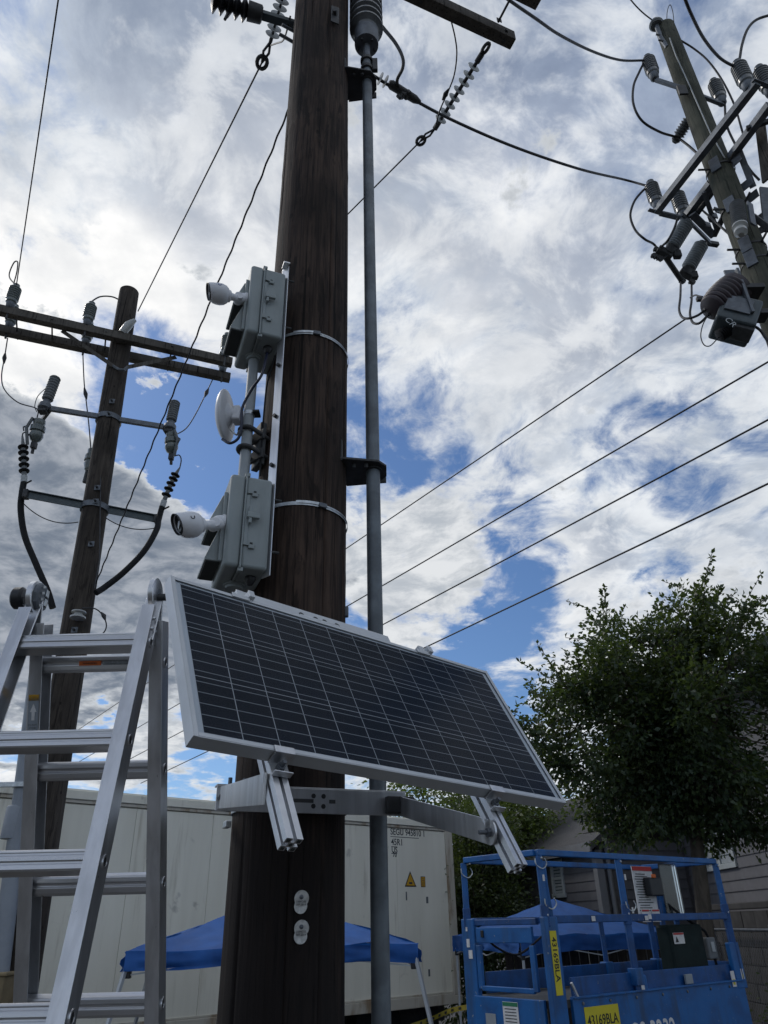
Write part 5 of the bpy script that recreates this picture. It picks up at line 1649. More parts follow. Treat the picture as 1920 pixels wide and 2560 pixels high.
# ================================================================ pop-up canopies
def canopy(label, FLp, dirx, size, z_e, z_p, val, splay=.0, seed=0):
    """front left corner in plan, direction of the front edge, side length, eave and peak height, valance depth"""
    dx = V(dirx).normalized()
    dy = V((-dx.y, dx.x, 0))
    FLp = V(FLp)
    th = thing('canopy_tent', label, 'canopy tent', FLp + (dx + dy) * size / 2, 'blue pop-up canopies')
    cs = [FLp, FLp + dx * size, FLp + dx * size + dy * size, FLp + dy * size]
    pk = FLp + (dx + dy) * size / 2
    rnd = random.Random(seed)
    n = 26
    for k in range(4):
        a, b = cs[k], cs[(k + 1) % 4]
        vs, fs = [], []
        rows = 14
        for i in range(rows + 1):
            u = i / rows
            for j in range(n + 1):
                q = a.lerp(b, j / n).lerp(pk, u)
                drop = -.07 * sin(pi * u) * (.3 + abs(2 * j / n - 1) * 0) * 1.0
                wv = (.030 * noise.noise(V((q.x * 2.3 + seed, q.y * 2.3, k))) + .016 * noise.noise(V((q.x * 7 + seed, q.y * 7, k + 3)))) * (1 - u * .7)
                vs.append(V((q.x, q.y, z_e + (z_p - z_e) * u + drop + wv)))
        for i in range(rows):
            for j in range(n):
                fs.append((i * (n + 1) + j, i * (n + 1) + j + 1, (i + 1) * (n + 1) + j + 1, (i + 1) * (n + 1) + j))
        MB().add(vs, fs).build('roof_panel', M['canvas'], th, smooth=80, fix=False)
        out = (b - a).normalized()
        out = V((out.y, -out.x, 0))
        vs, fs = [], []
        for i in range(6):
            u = i / 5
            for j in range(29):
                q = a.lerp(b, j / 28)
                wv = out * (.030 * sin(j * 1.1 + k) * u + .05 * noise.noise(V((j * .5, u * 3, k + seed)))) + out * .012
                edge_ = 1 - .14 * sin(pi * j / 28) * u
                vs.append(V((q.x, q.y, z_e - val * u * edge_ + .018 * noise.noise(V((q.x * 2.3 + seed, q.y * 2.3, k))))) + wv)
        for i in range(5):
            for j in range(28):
                fs.append((i * 29 + j, i * 29 + j + 1, (i + 1) * 29 + j + 1, (i + 1) * 29 + j))
        MB().add(vs, fs).build('valance', M['canvas'], th, smooth=80, fix=False)
        ins = (pk - a).normalized() * .05
        p = a + V((ins.x, ins.y, 0))
        ot = (p - pk) * splay
        MB().bar(V((p.x + ot.x, p.y + ot.y, 0)), V((p.x, p.y, z_e - .02)), .032, .032).build('leg', M['alu_frame'], th, bevel=.003)
        MB().box(V((p.x, p.y, z_e - val - .02)), (.055, .055, .07)).build('slider', M['black'], th, bevel=.006)
        ins2 = (pk - b).normalized() * .05
        q_ = b + V((ins2.x, ins2.y, 0))
        for s0_, s1_ in ((0, .5), (.5, 1)):
            A_, B_ = p.lerp(q_, s0_), p.lerp(q_, s1_)
            for za, zb2 in ((z_e - .05, z_e - val - .03), (z_e - val - .03, z_e - .05)):
                MB().bar(V((A_.x, A_.y, za)), V((B_.x, B_.y, zb2)), .022, .012).build('truss_bar', M['alu_frame'], th)
        MB().bar(V((p.x, p.y, z_e - .03)), V((pk.x, pk.y, z_p - .06)), .02, .02).build('rafter', M['alu_frame'], th)
    return th


Lf = P(315, 2380, 7.5)
Rf = P(1043, 2340, 8.0)
dd_ = Rf - Lf
canopy('blue pop-up canopy tent in front of the white container, behind the dark pole', V((Lf.x, Lf.y, 0)), V((dd_.x, dd_.y, 0)), V((dd_.x, dd_.y, 0)).length, 1.752, 2.21, .155, splay=.26, seed=1)
Lf = P(1300, 2352, 10.9)
Rf = P(1690, 2322, 11.6)
dd_ = Rf - Lf
canopy('blue pop-up canopy tent seen through the rails of the blue lift', V((Lf.x, Lf.y, 0)), V((dd_.x, dd_.y, 0)), V((dd_.x, dd_.y, 0)).length, 1.745, 2.20, .21, seed=5)

# ================================================================ scissor lift
LO = V((1.146, 6.399, 0))
LU = V((.7901, .6130, 0)).normalized()
LV = V((-LU.y, LU.x, 0))
LL, LW, ZT, ZD = 2.541, .856, 2.40, 1.40
lf = thing('scissor_lift', 'blue scissor lift platform with guard rails at the lower right', 'lift', LO + LU * LL / 2 + LV * LW / 2)
LA = (LU, LV, ZB)


def lpt(u, v, z):
    return LO + LU * u + LV * v + V((0, 0, z))


def rail(a, b, w1=.046, w2=.046, nm='rail', mt=None, bev=.006):
    return MB().bar(lpt(*a), lpt(*b), w1, w2).build(nm, mt or M['lift_blue'], lf, bevel=bev)


g = .02
# top rails
rail((0, 0, ZT - g), (LL, 0, ZT - g), nm='top_rail')
rail((.02, LW, ZT - g), (LL - .02, LW, ZT - g), nm='top_rail')
rail((0, .02, ZT - g), (0, LW - .02, ZT - g), nm='top_rail')
rail((LL, .02, ZT - g), (LL, LW - .02, ZT - g), nm='top_rail')
ZMd = 1.915
rail((.06, 0, ZMd), (LL - .02, 0, ZMd), .045, .055, 'mid_rail', M['lift_dark'])
rail((.06, LW, ZMd), (LL - .02, LW, ZMd), .045, .05, 'mid_rail', M['lift_dark'])
rail((0, .07, ZMd - .01), (0, LW - .07, ZMd - .01), .04, .045, 'mid_rail', M['lift_dark'])
rail((LL, .02, ZMd), (LL, LW - .02, ZMd), .04, .045, 'mid_rail', M['lift_dark'])
# posts: upper folding halves, lower fixed halves
for u, v in ((.02, .0), (LL, 0), (1.02, 0), (0, LW), (LL, LW), (1.02, LW)):
    rail((u, v, ZMd), (u, v, ZT - .04), .042, .050, 'upper_post')
    rail((u, v, ZMd - .05), (u, v, ZMd + .10), .058, .060, 'post_sleeve', M['lift_dark'])
rail((.085, 0, ZMd), (.055, 0, ZT - .2), .035, .040, 'upper_post')
for u, v, w_ in ((1.02, 0, .05), (1.02, LW, .045), (LL, LW, .05), (1.75, LW, .04)):
    rail((u, v, ZD), (u, v, ZMd), w_, w_, 'lower_post', M['lift_dark'])
    MB().box(lpt(u, v, ZD + .10), (.10, .08, .12), LA).build('post_foot', M['lift_blue'], lf, bevel=.006)
# wide lower plates at the entry corners
MB().box(lpt(.045, -.006, (ZD + ZMd) / 2 - .12), (.15, .05, ZMd - ZD + .28), LA).build('corner_plate', M['lift_blue'], lf, bevel=.008)
MB().box(lpt(-.006, LW - .03, (ZD + ZMd) / 2 - .12), (.05, .15, ZMd - ZD + .28), LA).build('corner_plate', M['lift_blue'], lf, bevel=.008)
MB().box(lpt(LL - .02, -.004, ZD + .12), (.16, .045, .36), LA).build('corner_plate', M['lift_blue'], lf, bevel=.008)
rail((LL, 0, ZD), (LL, 0, ZMd), .055, .055, 'lower_post', M['lift_dark'])
# entry gate
gz0, gz1 = ZD + .04, ZMd - .045
gate = MB()
gate.box(lpt(-.012, LW / 2, gz1 - .055), (.028, LW - .24, .11), LA)
gate.box(lpt(-.012, .135, (gz0 + gz1) / 2 - .06), (.028, .05, gz1 - gz0 - .13), LA)
gate.box(lpt(-.012, LW - .135, (gz0 + gz1) / 2 - .06), (.028, .05, gz1 - gz0 - .13), LA)
gate.box(lpt(-.012, LW / 2, gz0 + .01), (.028, LW - .30, .035), LA)
gate.build('entry_gate', M['lift_blue'], lf, bevel=.005)
MB().box(lpt(-.030, LW - .20, gz1 - .045), (.012, .03, .05), LA).build('gate_latch', M['black'], lf, bevel=.003)
MB().box(lpt(-.02, LW / 2, ZD - .14), (.03, LW - .12, .28), LA).build('end_panel', M['lift_blue'], lf, bevel=.005)
# deck, toe boards, extension side panel
MB().box(lpt(LL / 2, LW / 2, ZD - .03), (LL, LW, .05), LA).build('deck', M['dark_steel'], lf)
MB().box(lpt(LL / 2 + .10, .028, ZD + .065), (LL - .30, .02, .13), LA).build('toe_board', M['lift_dark'], lf, bevel=.003)
MB().box(lpt(LL / 2 + .05, LW - .02, ZD + .075), (LL - .20, .02, .15), LA).build('toe_board', M['lift_dark'], lf, bevel=.003)
MB().box(lpt(LL - .01, LW / 2, ZD + .075), (.02, LW - .10, .15), LA).build('toe_board', M['lift_dark'], lf, bevel=.003)
MB().box(lpt(LL / 2 + .10, -.008, ZD - .24), (LL - .18, .03, .48), LA).build('side_panel', M['lift_blue'], lf, bevel=.004)
MB().box(lpt(LL / 2 + .10, -.014, ZD + .004), (LL - .20, .05, .014), LA).build('panel_lip', M['lift_blue'], lf, bevel=.003)
MB().box(lpt(1.06, -.01, ZD + .055), (.10, .05, .11), LA).build('lock_handle', M['lift_blue'], lf, bevel=.012)
MB().box(lpt(1.04, -.012, ZD + .035), (.04, .052, .05), LA).build('handle_grip', M['paper'], lf, bevel=.004)
MB().bar(lpt(.20, -.02, ZD + .10), lpt(.26, -.02, ZD), .016, .016).build('gas_strut', M['alu'], lf)
MB().box(lpt(1.72, -.012, ZD + .05), (.10, .02, .07), LA).build('scuff_plate', M['silver_line'], lf, bevel=.003)
# labels
yq = lpt(.046, -.033, 1.635)
MB().box(yq, (.072, .003, .41), LA).build('number_label', M['yellow'], lf)
text('lettering', '43169BLA', .068, yq - LV * .0025 + V((0, 0, .165)) - LU * .022, V((0, 0, -1)), LU, M['ink'], lf, 'LEFT', .0003, 1.0, .001)
yq = lpt(.50, -.026, ZD - .145)
MB().box(yq, (.40, .003, .17), LA).build('number_label', M['yellow'], lf)
text('lettering', '43169BLA', .092, yq - LV * .0025 + V((0, 0, -.032)), LU, ZB, M['ink'], lf, 'CENTER', .0003, .92, .0012)
text('model_lettering', 'GS-3232', .20, lpt(.80, -.026, ZD - .335), LU, ZB, M['paper'], lf, 'LEFT', .0003, .85, .003)
q = lpt(-.038, .40, ZD - .10)
MB().box(q, (.003, .16, .15), LA).build('notice', M['paper'], lf)
MB().box(q - LU * .002 + V((0, 0, .06)), (.002, .155, .025), LA).build('notice_header', M['green'], lf)
for k in range(5):
    MB().box(q - LU * .002 + V((0, 0, .03 - k * .02)), (.001, .12, .006), LA).build('notice_line', M['ink_soft'], lf)
MB().box(lpt(-.038, .62, ZD - .16), (.003, .11, .10), LA).build('faded_notice', M['silver_line'], lf)
for (v_, z_, a_, b_) in ((LW - .03, 1.78, .035, .06), (LW - .05, 1.70, .045, .06), (LW - .02, 1.88, .02, .03)):
    MB().box(lpt(-.033, v_, z_ - .02), (.002, a_, b_), LA).build('torn_sticker', M['paper'], lf)
for (u_, z_) in ((.55, ZMd), (1.25, ZMd - .004), (1.30, ZMd + .006)):
    MB().box(lpt(u_, -.030, z_), (.045, .002, .035), LA).build('torn_sticker', M['paper'], lf)
for (u_, z_, w_, h_) in ((LL - .16, ZD + .02, .06, .12), (LL + .005, ZD + .05, .04, .08)):
    MB().box(lpt(u_, -.030, z_), (w_, .003, h_), LA).build('hazard_sticker', M['paper'], lf)
    MB().box(lpt(u_, -.032, z_ - h_ * .2), (w_ * .5, .002, h_ * .35), LA).build('sticker_print', M['yellow'], lf)
for (u_, v_, z_) in ((.03, LW - .02, ZT - .03), (.02, .0, 2.20), (1.05, 0, 2.22), (1.08, 0, 1.97), (.0, .40, ZT - .05)):
    MB().box(lpt(u_, v_ - .028, z_), (.022, .003, .045), LA).build('torn_sticker', M['paper'], lf)
# hitch pins on thin wires
for (u_, v_, z_) in ((0, 0, 2.30), (0, LW, 2.28), (.06, 0, 2.02), (1.06, 0, 2.0)):
    c = lpt(u_, v_ - .03, z_)
    MB().tube(spline([c + LU * .05 + V((0, 0, .04)), c + LU * .07, c + LU * .02 + V((0, 0, -.035)), c - LU * .05 + V((0, 0, -.01)), c - LU * .06 + V((0, 0, .035))], 6), .005, 5).build('hitch_pin', M['galv'], lf)
# control station hung inside at the right end
cp = lpt(1.86, .16, 2.10)
MB().box(lpt(1.62, .20, 2.11), (.30, .006, .44), LA).build('placard', M['paper'], lf)
MB().box(lpt(1.62, .195, 2.31), (.29, .004, .035), LA).build('placard_header', M['red'], lf)
for k in range(15):
    MB().box(lpt(1.62 - .04 + .01 * (k % 3), .195, 2.265 - k * .021), (.18 + .04 * ((k * 7) % 3 - 1), .003, .007), LA).build('placard_line', M['ink_soft'], lf)
MB().box(lpt(1.56, .192, 1.93), (.12, .004, .10), LA).build('placard_note', M['paper'], lf)
MB().box(lpt(1.71, .192, 1.93), (.12, .004, .10), LA).build('placard_note', M['paper'], lf)
for u_ in (1.56, 1.71):
    MB().box(lpt(u_, .188, 1.97), (.10, .003, .014), LA).build('placard_header', M['red'], lf)
MB().box(lpt(1.69, .15, 2.16), (.19, .07, .15), LA).build('control_box', M['black'], lf, bevel=.01)
MB().box(lpt(1.66, .11, 2.245), (.05, .02, .03), LA).build('control_button', M['orange'], lf, bevel=.005)
MB().box(lpt(1.96, .15, 2.15), (.28, .012, .42), LA).build('clear_cover', M['clear_plastic'], lf, bevel=.003)
MB().box(lpt(1.93, .19, 1.99), (.30, .02, .20), LA).build('back_plate', M['lift_blue'], lf, bevel=.005)
MB().box(lpt(1.99, .175, 2.0), (.11, .004, .10), LA).build('pictogram', M['paper'], lf)
MB().box(lpt(1.97, .171, 2.02), (.03, .003, .04), LA).build('pictogram_mark', M['logo_blue'], lf)
MB().box(lpt(2.01, .171, 1.98), (.03, .003, .03), LA).build('pictogram_mark', M['yellow'], lf)
for u_ in (1.80, 2.02):
    rail((u_, .20, ZD), (u_, .20, 2.05), .05, .04, 'control_post', M['lift_dark'])
MB().box(lpt(1.93, .13, 1.665), (.52, .14, .38), LA).build('manual_box', M['greenbox'], lf, bevel=.02)
q = lpt(1.79, .055, 1.75)
MB().box(q, (.16, .004, .085), LA).build('manual_label', M['paper'], lf)
MB().box(q - LV * .003 + V((0, 0, .034)), (.15, .003, .014), LA).build('manual_label_header', M['red'], lf)
MB().prism([q - LV * .004 + LU * (-.06) + V((0, 0, -.03)), q - LV * .004 + LU * (-.015) + V((0, 0, -.03)), q - LV * .004 + LU * (-.037) + V((0, 0, .015))], -LV * .001).build('manual_label_mark', M['ink'], lf)
MB().box(lpt(2.30, .10, 1.66), (.14, .08, .17), LA).build('outlet_box', M['polymer'], lf, bevel=.01)
MB().box(lpt(2.30, .055, 1.67), (.05, .01, .08), LA).build('outlet_cover', M['polymer_light'], lf, bevel=.003)
# loose cables and hose on the platform
MB().tube(spline([lpt(1.86, .15, 2.02), lpt(1.98, .10, 1.92), lpt(2.16, .09, 1.84), lpt(2.27, .08, 1.78), lpt(2.33, .09, 1.64), lpt(2.38, .10, ZD + .06)], 8), .012, 8).build('control_cable', M['rubber'], lf, smooth=60)
MB().tube(spline([lpt(.10, LW - .05, 1.84), lpt(.30, LW - .02, 1.72), lpt(.55, LW - .02, 1.66), lpt(.85, LW - .03, 1.78), lpt(1.0, LW - .03, 1.86)], 8), .009, 7).build('hose', M['rubber'], lf, smooth=60)
for u_ in (.30, .62, .95, 1.30, 1.65, 2.0, 2.3):
    MB().lathe(lpt(u_, -.024, ZD - .035), -LV, [(0, .012), (.006, .011), (.008, .004)], 8).build('bolt', M['steel'], lf)
for (u_, z_) in ((.02, ZT - .06), (1.02, ZT - .06), (LL, ZT - .06), (.02, ZMd + .03), (1.02, ZMd + .03), (LL, ZMd + .03)):
    MB().lathe(lpt(u_, -.026, z_), -LV, [(0, .011), (.008, .010), (.010, .004)], 6).build('bolt', M['galv'], lf)
# scissor stack, chassis and wheels below the picture
for k in range(3):
    z0 = .55 + k * .11
    for v_ in (.15, LW - .15):
        MB().bar(lpt(.25, v_, z0), lpt(LL - .4, v_, z0 + .08), .05, .07).build('scissor_arm', M['lift_dark'], lf)
        MB().bar(lpt(.25, v_ + .06, z0 + .08), lpt(LL - .4, v_ + .06, z0), .05, .07).build('scissor_arm', M['lift_dark'], lf)
MB().box(lpt(LL / 2 - .1, LW / 2, .36), (LL - .5, LW - .1, .30), LA).build('chassis', M['lift_blue'], lf, bevel=.02)
for u_ in (.45, LL - .65):
    for v_ in (.0, LW):
        MB().lathe(lpt(u_, v_ - .05, .19), LV, [(0, .15), (.01, .19), (.09, .19), (.10, .15)], 20).build('wheel', M['rubber'], lf, smooth=40)

# caution tape strung behind the lift
ct_ = [P(1010, 2572, 11.2), P(1072, 2550, 11.2), P(1135, 2524, 11.0), P(1230, 2508, 9.6), P(1350, 2476, 9.4), P(1420, 2455, 9.4)]
sp_ = spline(ct_, 8)
vs, fs = [], []
for i, p in enumerate(sp_):
    tw = sin(i * .5) * .4
    vs += [p + V((0, tw * .02, .026)), p - V((0, tw * .02, .026))]
    if i:
        fs.append((2 * i - 2, 2 * i - 1, 2 * i + 1, 2 * i))
tp_o = MB().add(vs, fs).build('caution_tape', M['tape'], fix=False)
tag(tp_o, 'yellow caution tape with black print stretched behind the blue lift', 'tape')
for i in range(3, len(sp_) - 3, 2):
    p, q = sp_[i], sp_[i + 1]
    MB().box(p.lerp(q, .5) - V((0, .008, 0)), ((q - p).length * .7, .001, .026), ((q - p).normalized(), V((0, 1, 0)), ZB)).build('printed_word', M['ink'], tp_o)

# ================================================================ houses on the right


def boards(th, a, b, z0, z1, out, pitch, mt, skip=()):
    """lap siding: one object per course, sharing a mesh; skip = [(s0, s1, z0, z1)] openings along the wall"""
    a, b = V(a), V(b)
    dr = (b - a).normalized()
    L_ = (b - a).length
    z = z0
    cache = {}
    while z < z1 - .01:
        segs = [(0, L_)]
        for (q0, q1, h0, h1) in skip:
            if z + pitch > h0 and z < h1:
                ns = []
                for s_, e_ in segs:
                    if q0 > s_:
                        ns.append((s_, min(e_, q0)))
                    if q1 < e_:
                        ns.append((max(s_, q1), e_))
                segs = ns
        for s_, e_ in segs:
            if e_ - s_ < .05:
                continue
            key = round(e_ - s_, 3)
            if key not in cache:
                ln = e_ - s_
                prof = [V((0, 0, 0)) + out * .022, out * .022 + V((0, 0, .012)), out * .006 + V((0, 0, pitch + .012)), V((0, 0, pitch + .012)), V((0, 0, 0))]
                mb_ = MB().prism(prof, dr * ln)
                o = mb_.build('siding_board', mt, th, local=True)
                cache[key] = o
            else:
                o = cache[key].copy()
                link(o, th)
            base = a + dr * s_ + V((0, 0, z))
            o.location = rootmat(th).inverted() @ base
        z += pitch


def window(th, c, dr, out, wd, ht, sash=1, bar=True):
    X_, N_ = V(dr), V(out)
    f = MB()
    t_ = .075
    f.box(c + V((0, 0, ht / 2 + t_ / 2)), (wd + 2 * t_, .05, t_), (X_, N_, ZB))
    f.box(c - V((0, 0, ht / 2 + t_ / 2)), (wd + 2 * t_ + .04, .07, t_), (X_, N_, ZB))
    f.box(c + X_ * (wd / 2 + t_ / 2), (t_, .05, ht - .001), (X_, N_, ZB))
    f.box(c - X_ * (wd / 2 + t_ / 2), (t_, .05, ht - .001), (X_, N_, ZB))
    w_ = f.build('window', M['whitetrim'], th, bevel=.004)
    MB().box(c - N_ * .02, (wd, .01, ht), (X_, N_, ZB)).build('pane', M['pane'], w_)
    if bar:
        MB().box(c + N_ * .0, (wd - .002, .03, .05), (X_, N_, ZB)).build('sash_bar', M['whitetrim'], w_)
    if sash > 1:
        MB().box(c + N_ * .002, (.06, .03, ht - .002), (X_, N_, ZB)).build('mullion', M['whitetrim'], w_)
    for k in range(9):
        MB().box(c - N_ * .012 + V((0, 0, ht / 2 - (k + .5) * ht / 9)), (wd - .02, .004, ht / 9 - .018), (X_, N_, ZB)).build('blind_slat', M['polymer_light'], w_)
    return w_


# right house: wall along Y facing left
hb = thing('house', 'grey lap-sided house with a large white window at the right edge behind the tree', 'house', (8.0, 12.2, 0))
HX = 5.42
MB().box((HX + 2.6, 12.2, 2.55), (5.16, 5.6, 5.1)).build('wall', M['siding'], hb)
wz0, wz1 = 2.66, 3.75
wy0, wy1 = 12.83, 13.95
boards(hb, (HX, 9.4, 0), (HX, 15.0, 0), .2, 5.05, V((-1, 0, 0)), .158, M['siding'], [(wy0 - 9.4 - .08, wy1 - 9.4 + .08, wz0 - .09, wz1 + .08)])
window(hb, V((HX - .02, (wy0 + wy1) / 2, (wz0 + wz1) / 2)), V((0, 1, 0)), V((-1, 0, 0)), wy1 - wy0, wz1 - wz0, 2)
MB().box((HX - .02, 15.02, 2.6), (.12, .12, 5.0)).build('corner_board', M['trim'], hb, bevel=.005)
MB().prism([V((HX - .45, 9.2, 5.0)), V((HX + 2.6, 9.2, 6.9)), V((HX + 5.65, 9.2, 5.0)), V((HX + 5.65, 9.2, 5.14)), V((HX + 2.6, 9.2, 7.05)), V((HX - .45, 9.2, 5.14))], (0, 6.0, 0)).build('roof', M['shingle'], hb, bevel=.01)
MB().box((HX - .47, 12.2, 5.07), (.03, 6.0, .17)).build('fascia', M['trim'], hb)

# left house behind: wall receding to the left, lower roof
ha = thing('house', 'darker grey lap-sided house with a small white window behind the blue lift', 'house', (4.6, 16.6, 0))
c0 = V((3.66, 14.42, 0))
dA = V((-.26, .966, 0)).normalized()
nA = V((-dA.y, dA.x, 0))
if nA.x > 0:
    nA = -nA
dB = -nA
ee = 4.4
MB().box(c0 + dA * ee / 2 + dB * 1.6 + V((0, 0, 1.5)), (ee - .04, 3.1, 3.0), (dA, dB, ZB)).build('wall', M['siding_a'], ha)
sw_ = None
q = PP(1394, 2196, c0 + nA * .02, nA)
sdist = (q - c0).dot(dA)
wz = q.z
boards(ha, c0, c0 + dA * ee, .2, 3.0, nA, .155, M['siding_a'], [(sdist - .27, sdist + .27, wz - .33, wz + .33)])
window(ha, c0 + dA * sdist + nA * .015 + V((0, 0, wz)), dA, nA, .36, .52)
fB = -dA
boards(ha, c0 + dB * 0.0, c0 + dB * 1.72, .2, 3.0, fB, .155, M['siding_a'])
MB().box(c0 + V((0, 0, 1.55)) + nA * .03 + fB * .03, (.14, .14, 2.9), (dA, dB, ZB)).build('corner_board', M['trim'], ha, bevel=.005)
MB().cyl(c0 + dB * .16 + fB * .06, c0 + dB * .16 + fB * .06 + V((0, 0, 3.3)), .045, 12).build('downspout', M['trim'], ha, smooth=40)
ov = .22
e0, e1 = c0 - dA * ov + nA * ov, c0 + dA * (ee + ov) + nA * ov
rz0 = 2.98
MB().prism([e0 + V((0, 0, rz0)), e0 + dB * 2.0 + V((0, 0, rz0 + 1.35)), e0 + dB * 4.0 + V((0, 0, rz0)), e0 + dB * 4.0 + V((0, 0, rz0 + .12)), e0 + dB * 2.0 + V((0, 0, rz0 + 1.48)), e0 + V((0, 0, rz0 + .12))], dA * (ee + 2 * ov)).build('roof', M['shingle'], ha)
MB().box((e0 + e1) / 2 + V((0, 0, rz0 + .06)) + nA * .015, (ee + 2 * ov, .03, .16), (dA, dB, ZB)).build('fascia', M['trim'], ha)

# plank fence behind the tents and low wall on the right
fe = thing('plank_fence', 'dark brown vertical plank fence in the shade behind the blue lift', 'fence', (3.0, 13.3, 0))
f0, f1 = V((1.75, 13.6, 0)), V((5.0, 12.9, 0))
fd_ = (f1 - f0).normalized()
fn_ = V((fd_.y, -fd_.x, 0))
pk0 = None
nP = 23
for i in range(nP):
    s_ = (f1 - f0).length * (i + .5) / nP
    if pk0 is None:
        pk0 = MB().box((0, 0, .80), (.132, .02, 1.60), (fd_, fn_, ZB)).build('plank', M['fencewood'], fe, local=True, bevel=.003)
        o = pk0
    else:
        o = pk0.copy()
        link(o, fe)
    o.location = rootmat(fe).inverted() @ (f0 + fd_ * s_ + V((0, 0, random.uniform(-.03, .02)))) + fn_ * random.uniform(-.006, .006)
for z in (.4, 1.2):
    MB().box((f0 + f1) / 2 - fn_ * .05 + V((0, 0, z)), ((f1 - f0).length, .04, .09), (fd_, fn_, ZB)).build('fence_rail', M['fencewood'], fe)
lw_ = thing('garden_wall', 'low grey block wall with a cap under the right house window', 'wall', (5.02, 11.4, 0))
for r_ in range(9):
    for k in range(9):
        y_ = 9.6 + k * .42 + (.21 if r_ % 2 else 0)
        if y_ > 13.2:
            continue
        if r_ == 0 and k == 0:
            b0_ = MB().box((0, 0, 0), (.18, .408, .208)).build('block', M['concrete'], lw_, local=True, bevel=.006)
            o = b0_
        else:
            o = b0_.copy()
            link(o, lw_)
        o.location = rootmat(lw_).inverted() @ V((5.02 + random.uniform(-.004, .004), y_, .11 + r_ * .22))
MB().box((5.02, 11.4, 2.04), (.24, 3.9, .08)).build('cap', M['concrete'], lw_, bevel=.01)

# tan cabinet sliver at the left edge
tb = thing('utility_cabinet', 'tan cabinet corner at the lower left edge beside the left pole foot', 'cabinet', V((-4.35, 8.0, 0)))
zt_ = P(10, 2440, 8.0).z
xr_ = P(7, 2470, 8.0).x
MB().box((xr_ - .25, 8.2, zt_ / 2), (.5, .4, zt_)).build('case', M['tan'], tb, bevel=.01)
MB().box((xr_ - .25, 8.2, zt_ + .012), (.54, .44, .03)).build('lid', M['tan'], tb, bevel=.008)
MB().box((xr_ - .06, 7.995, zt_ * .6), (.03, .012, .10)).build('handle', M['dark_steel'], tb, bevel=.003)

# ================================================================ trees
import numpy as np


def leaf_mesh(name, centers, dirs, ups, size, mt, parent, aspect=.5, rng=None):
    n = len(centers)
    c = np.asarray(centers)
    d = np.asarray(dirs)
    d /= np.linalg.norm(d, axis=1)[:, None] + 1e-9
    u = np.asarray(ups)
    u = u - d * (u * d).sum(1)[:, None]
    u /= np.linalg.norm(u, axis=1)[:, None] + 1e-9
    sd = np.cross(d, u)
    s = np.asarray(size)[:, None]
    base = c
    mid = c + d * s * .5
    tip = c + d * s - u * s * .12
    l = mid + sd * s * aspect * .5 + u * s * .10
    r = mid - sd * s * aspect * .5 + u * s * .10
    vs = np.stack([base, l, tip, r], 1).reshape(-1, 3)
    inv = np.array(rootmat(parent).inverted().translation)
    vs = vs + inv
    me = bpy.data.meshes.new(name)
    me.vertices.add(4 * n)
    me.vertices.foreach_set('co', vs.astype(np.float32).ravel())
    me.loops.add(4 * n)
    me.loops.foreach_set('vertex_index', np.arange(4 * n, dtype=np.int32))
    me.polygons.add(n)
    me.polygons.foreach_set('loop_start', np.arange(0, 4 * n, 4, dtype=np.int32))
    me.polygons.foreach_set('loop_total', np.full(n, 4, dtype=np.int32))
    me.update(calc_edges=True)
    me.validate()
    me.materials.append(mt)
    o = bpy.data.objects.new(name, me)
    return link(o, parent)


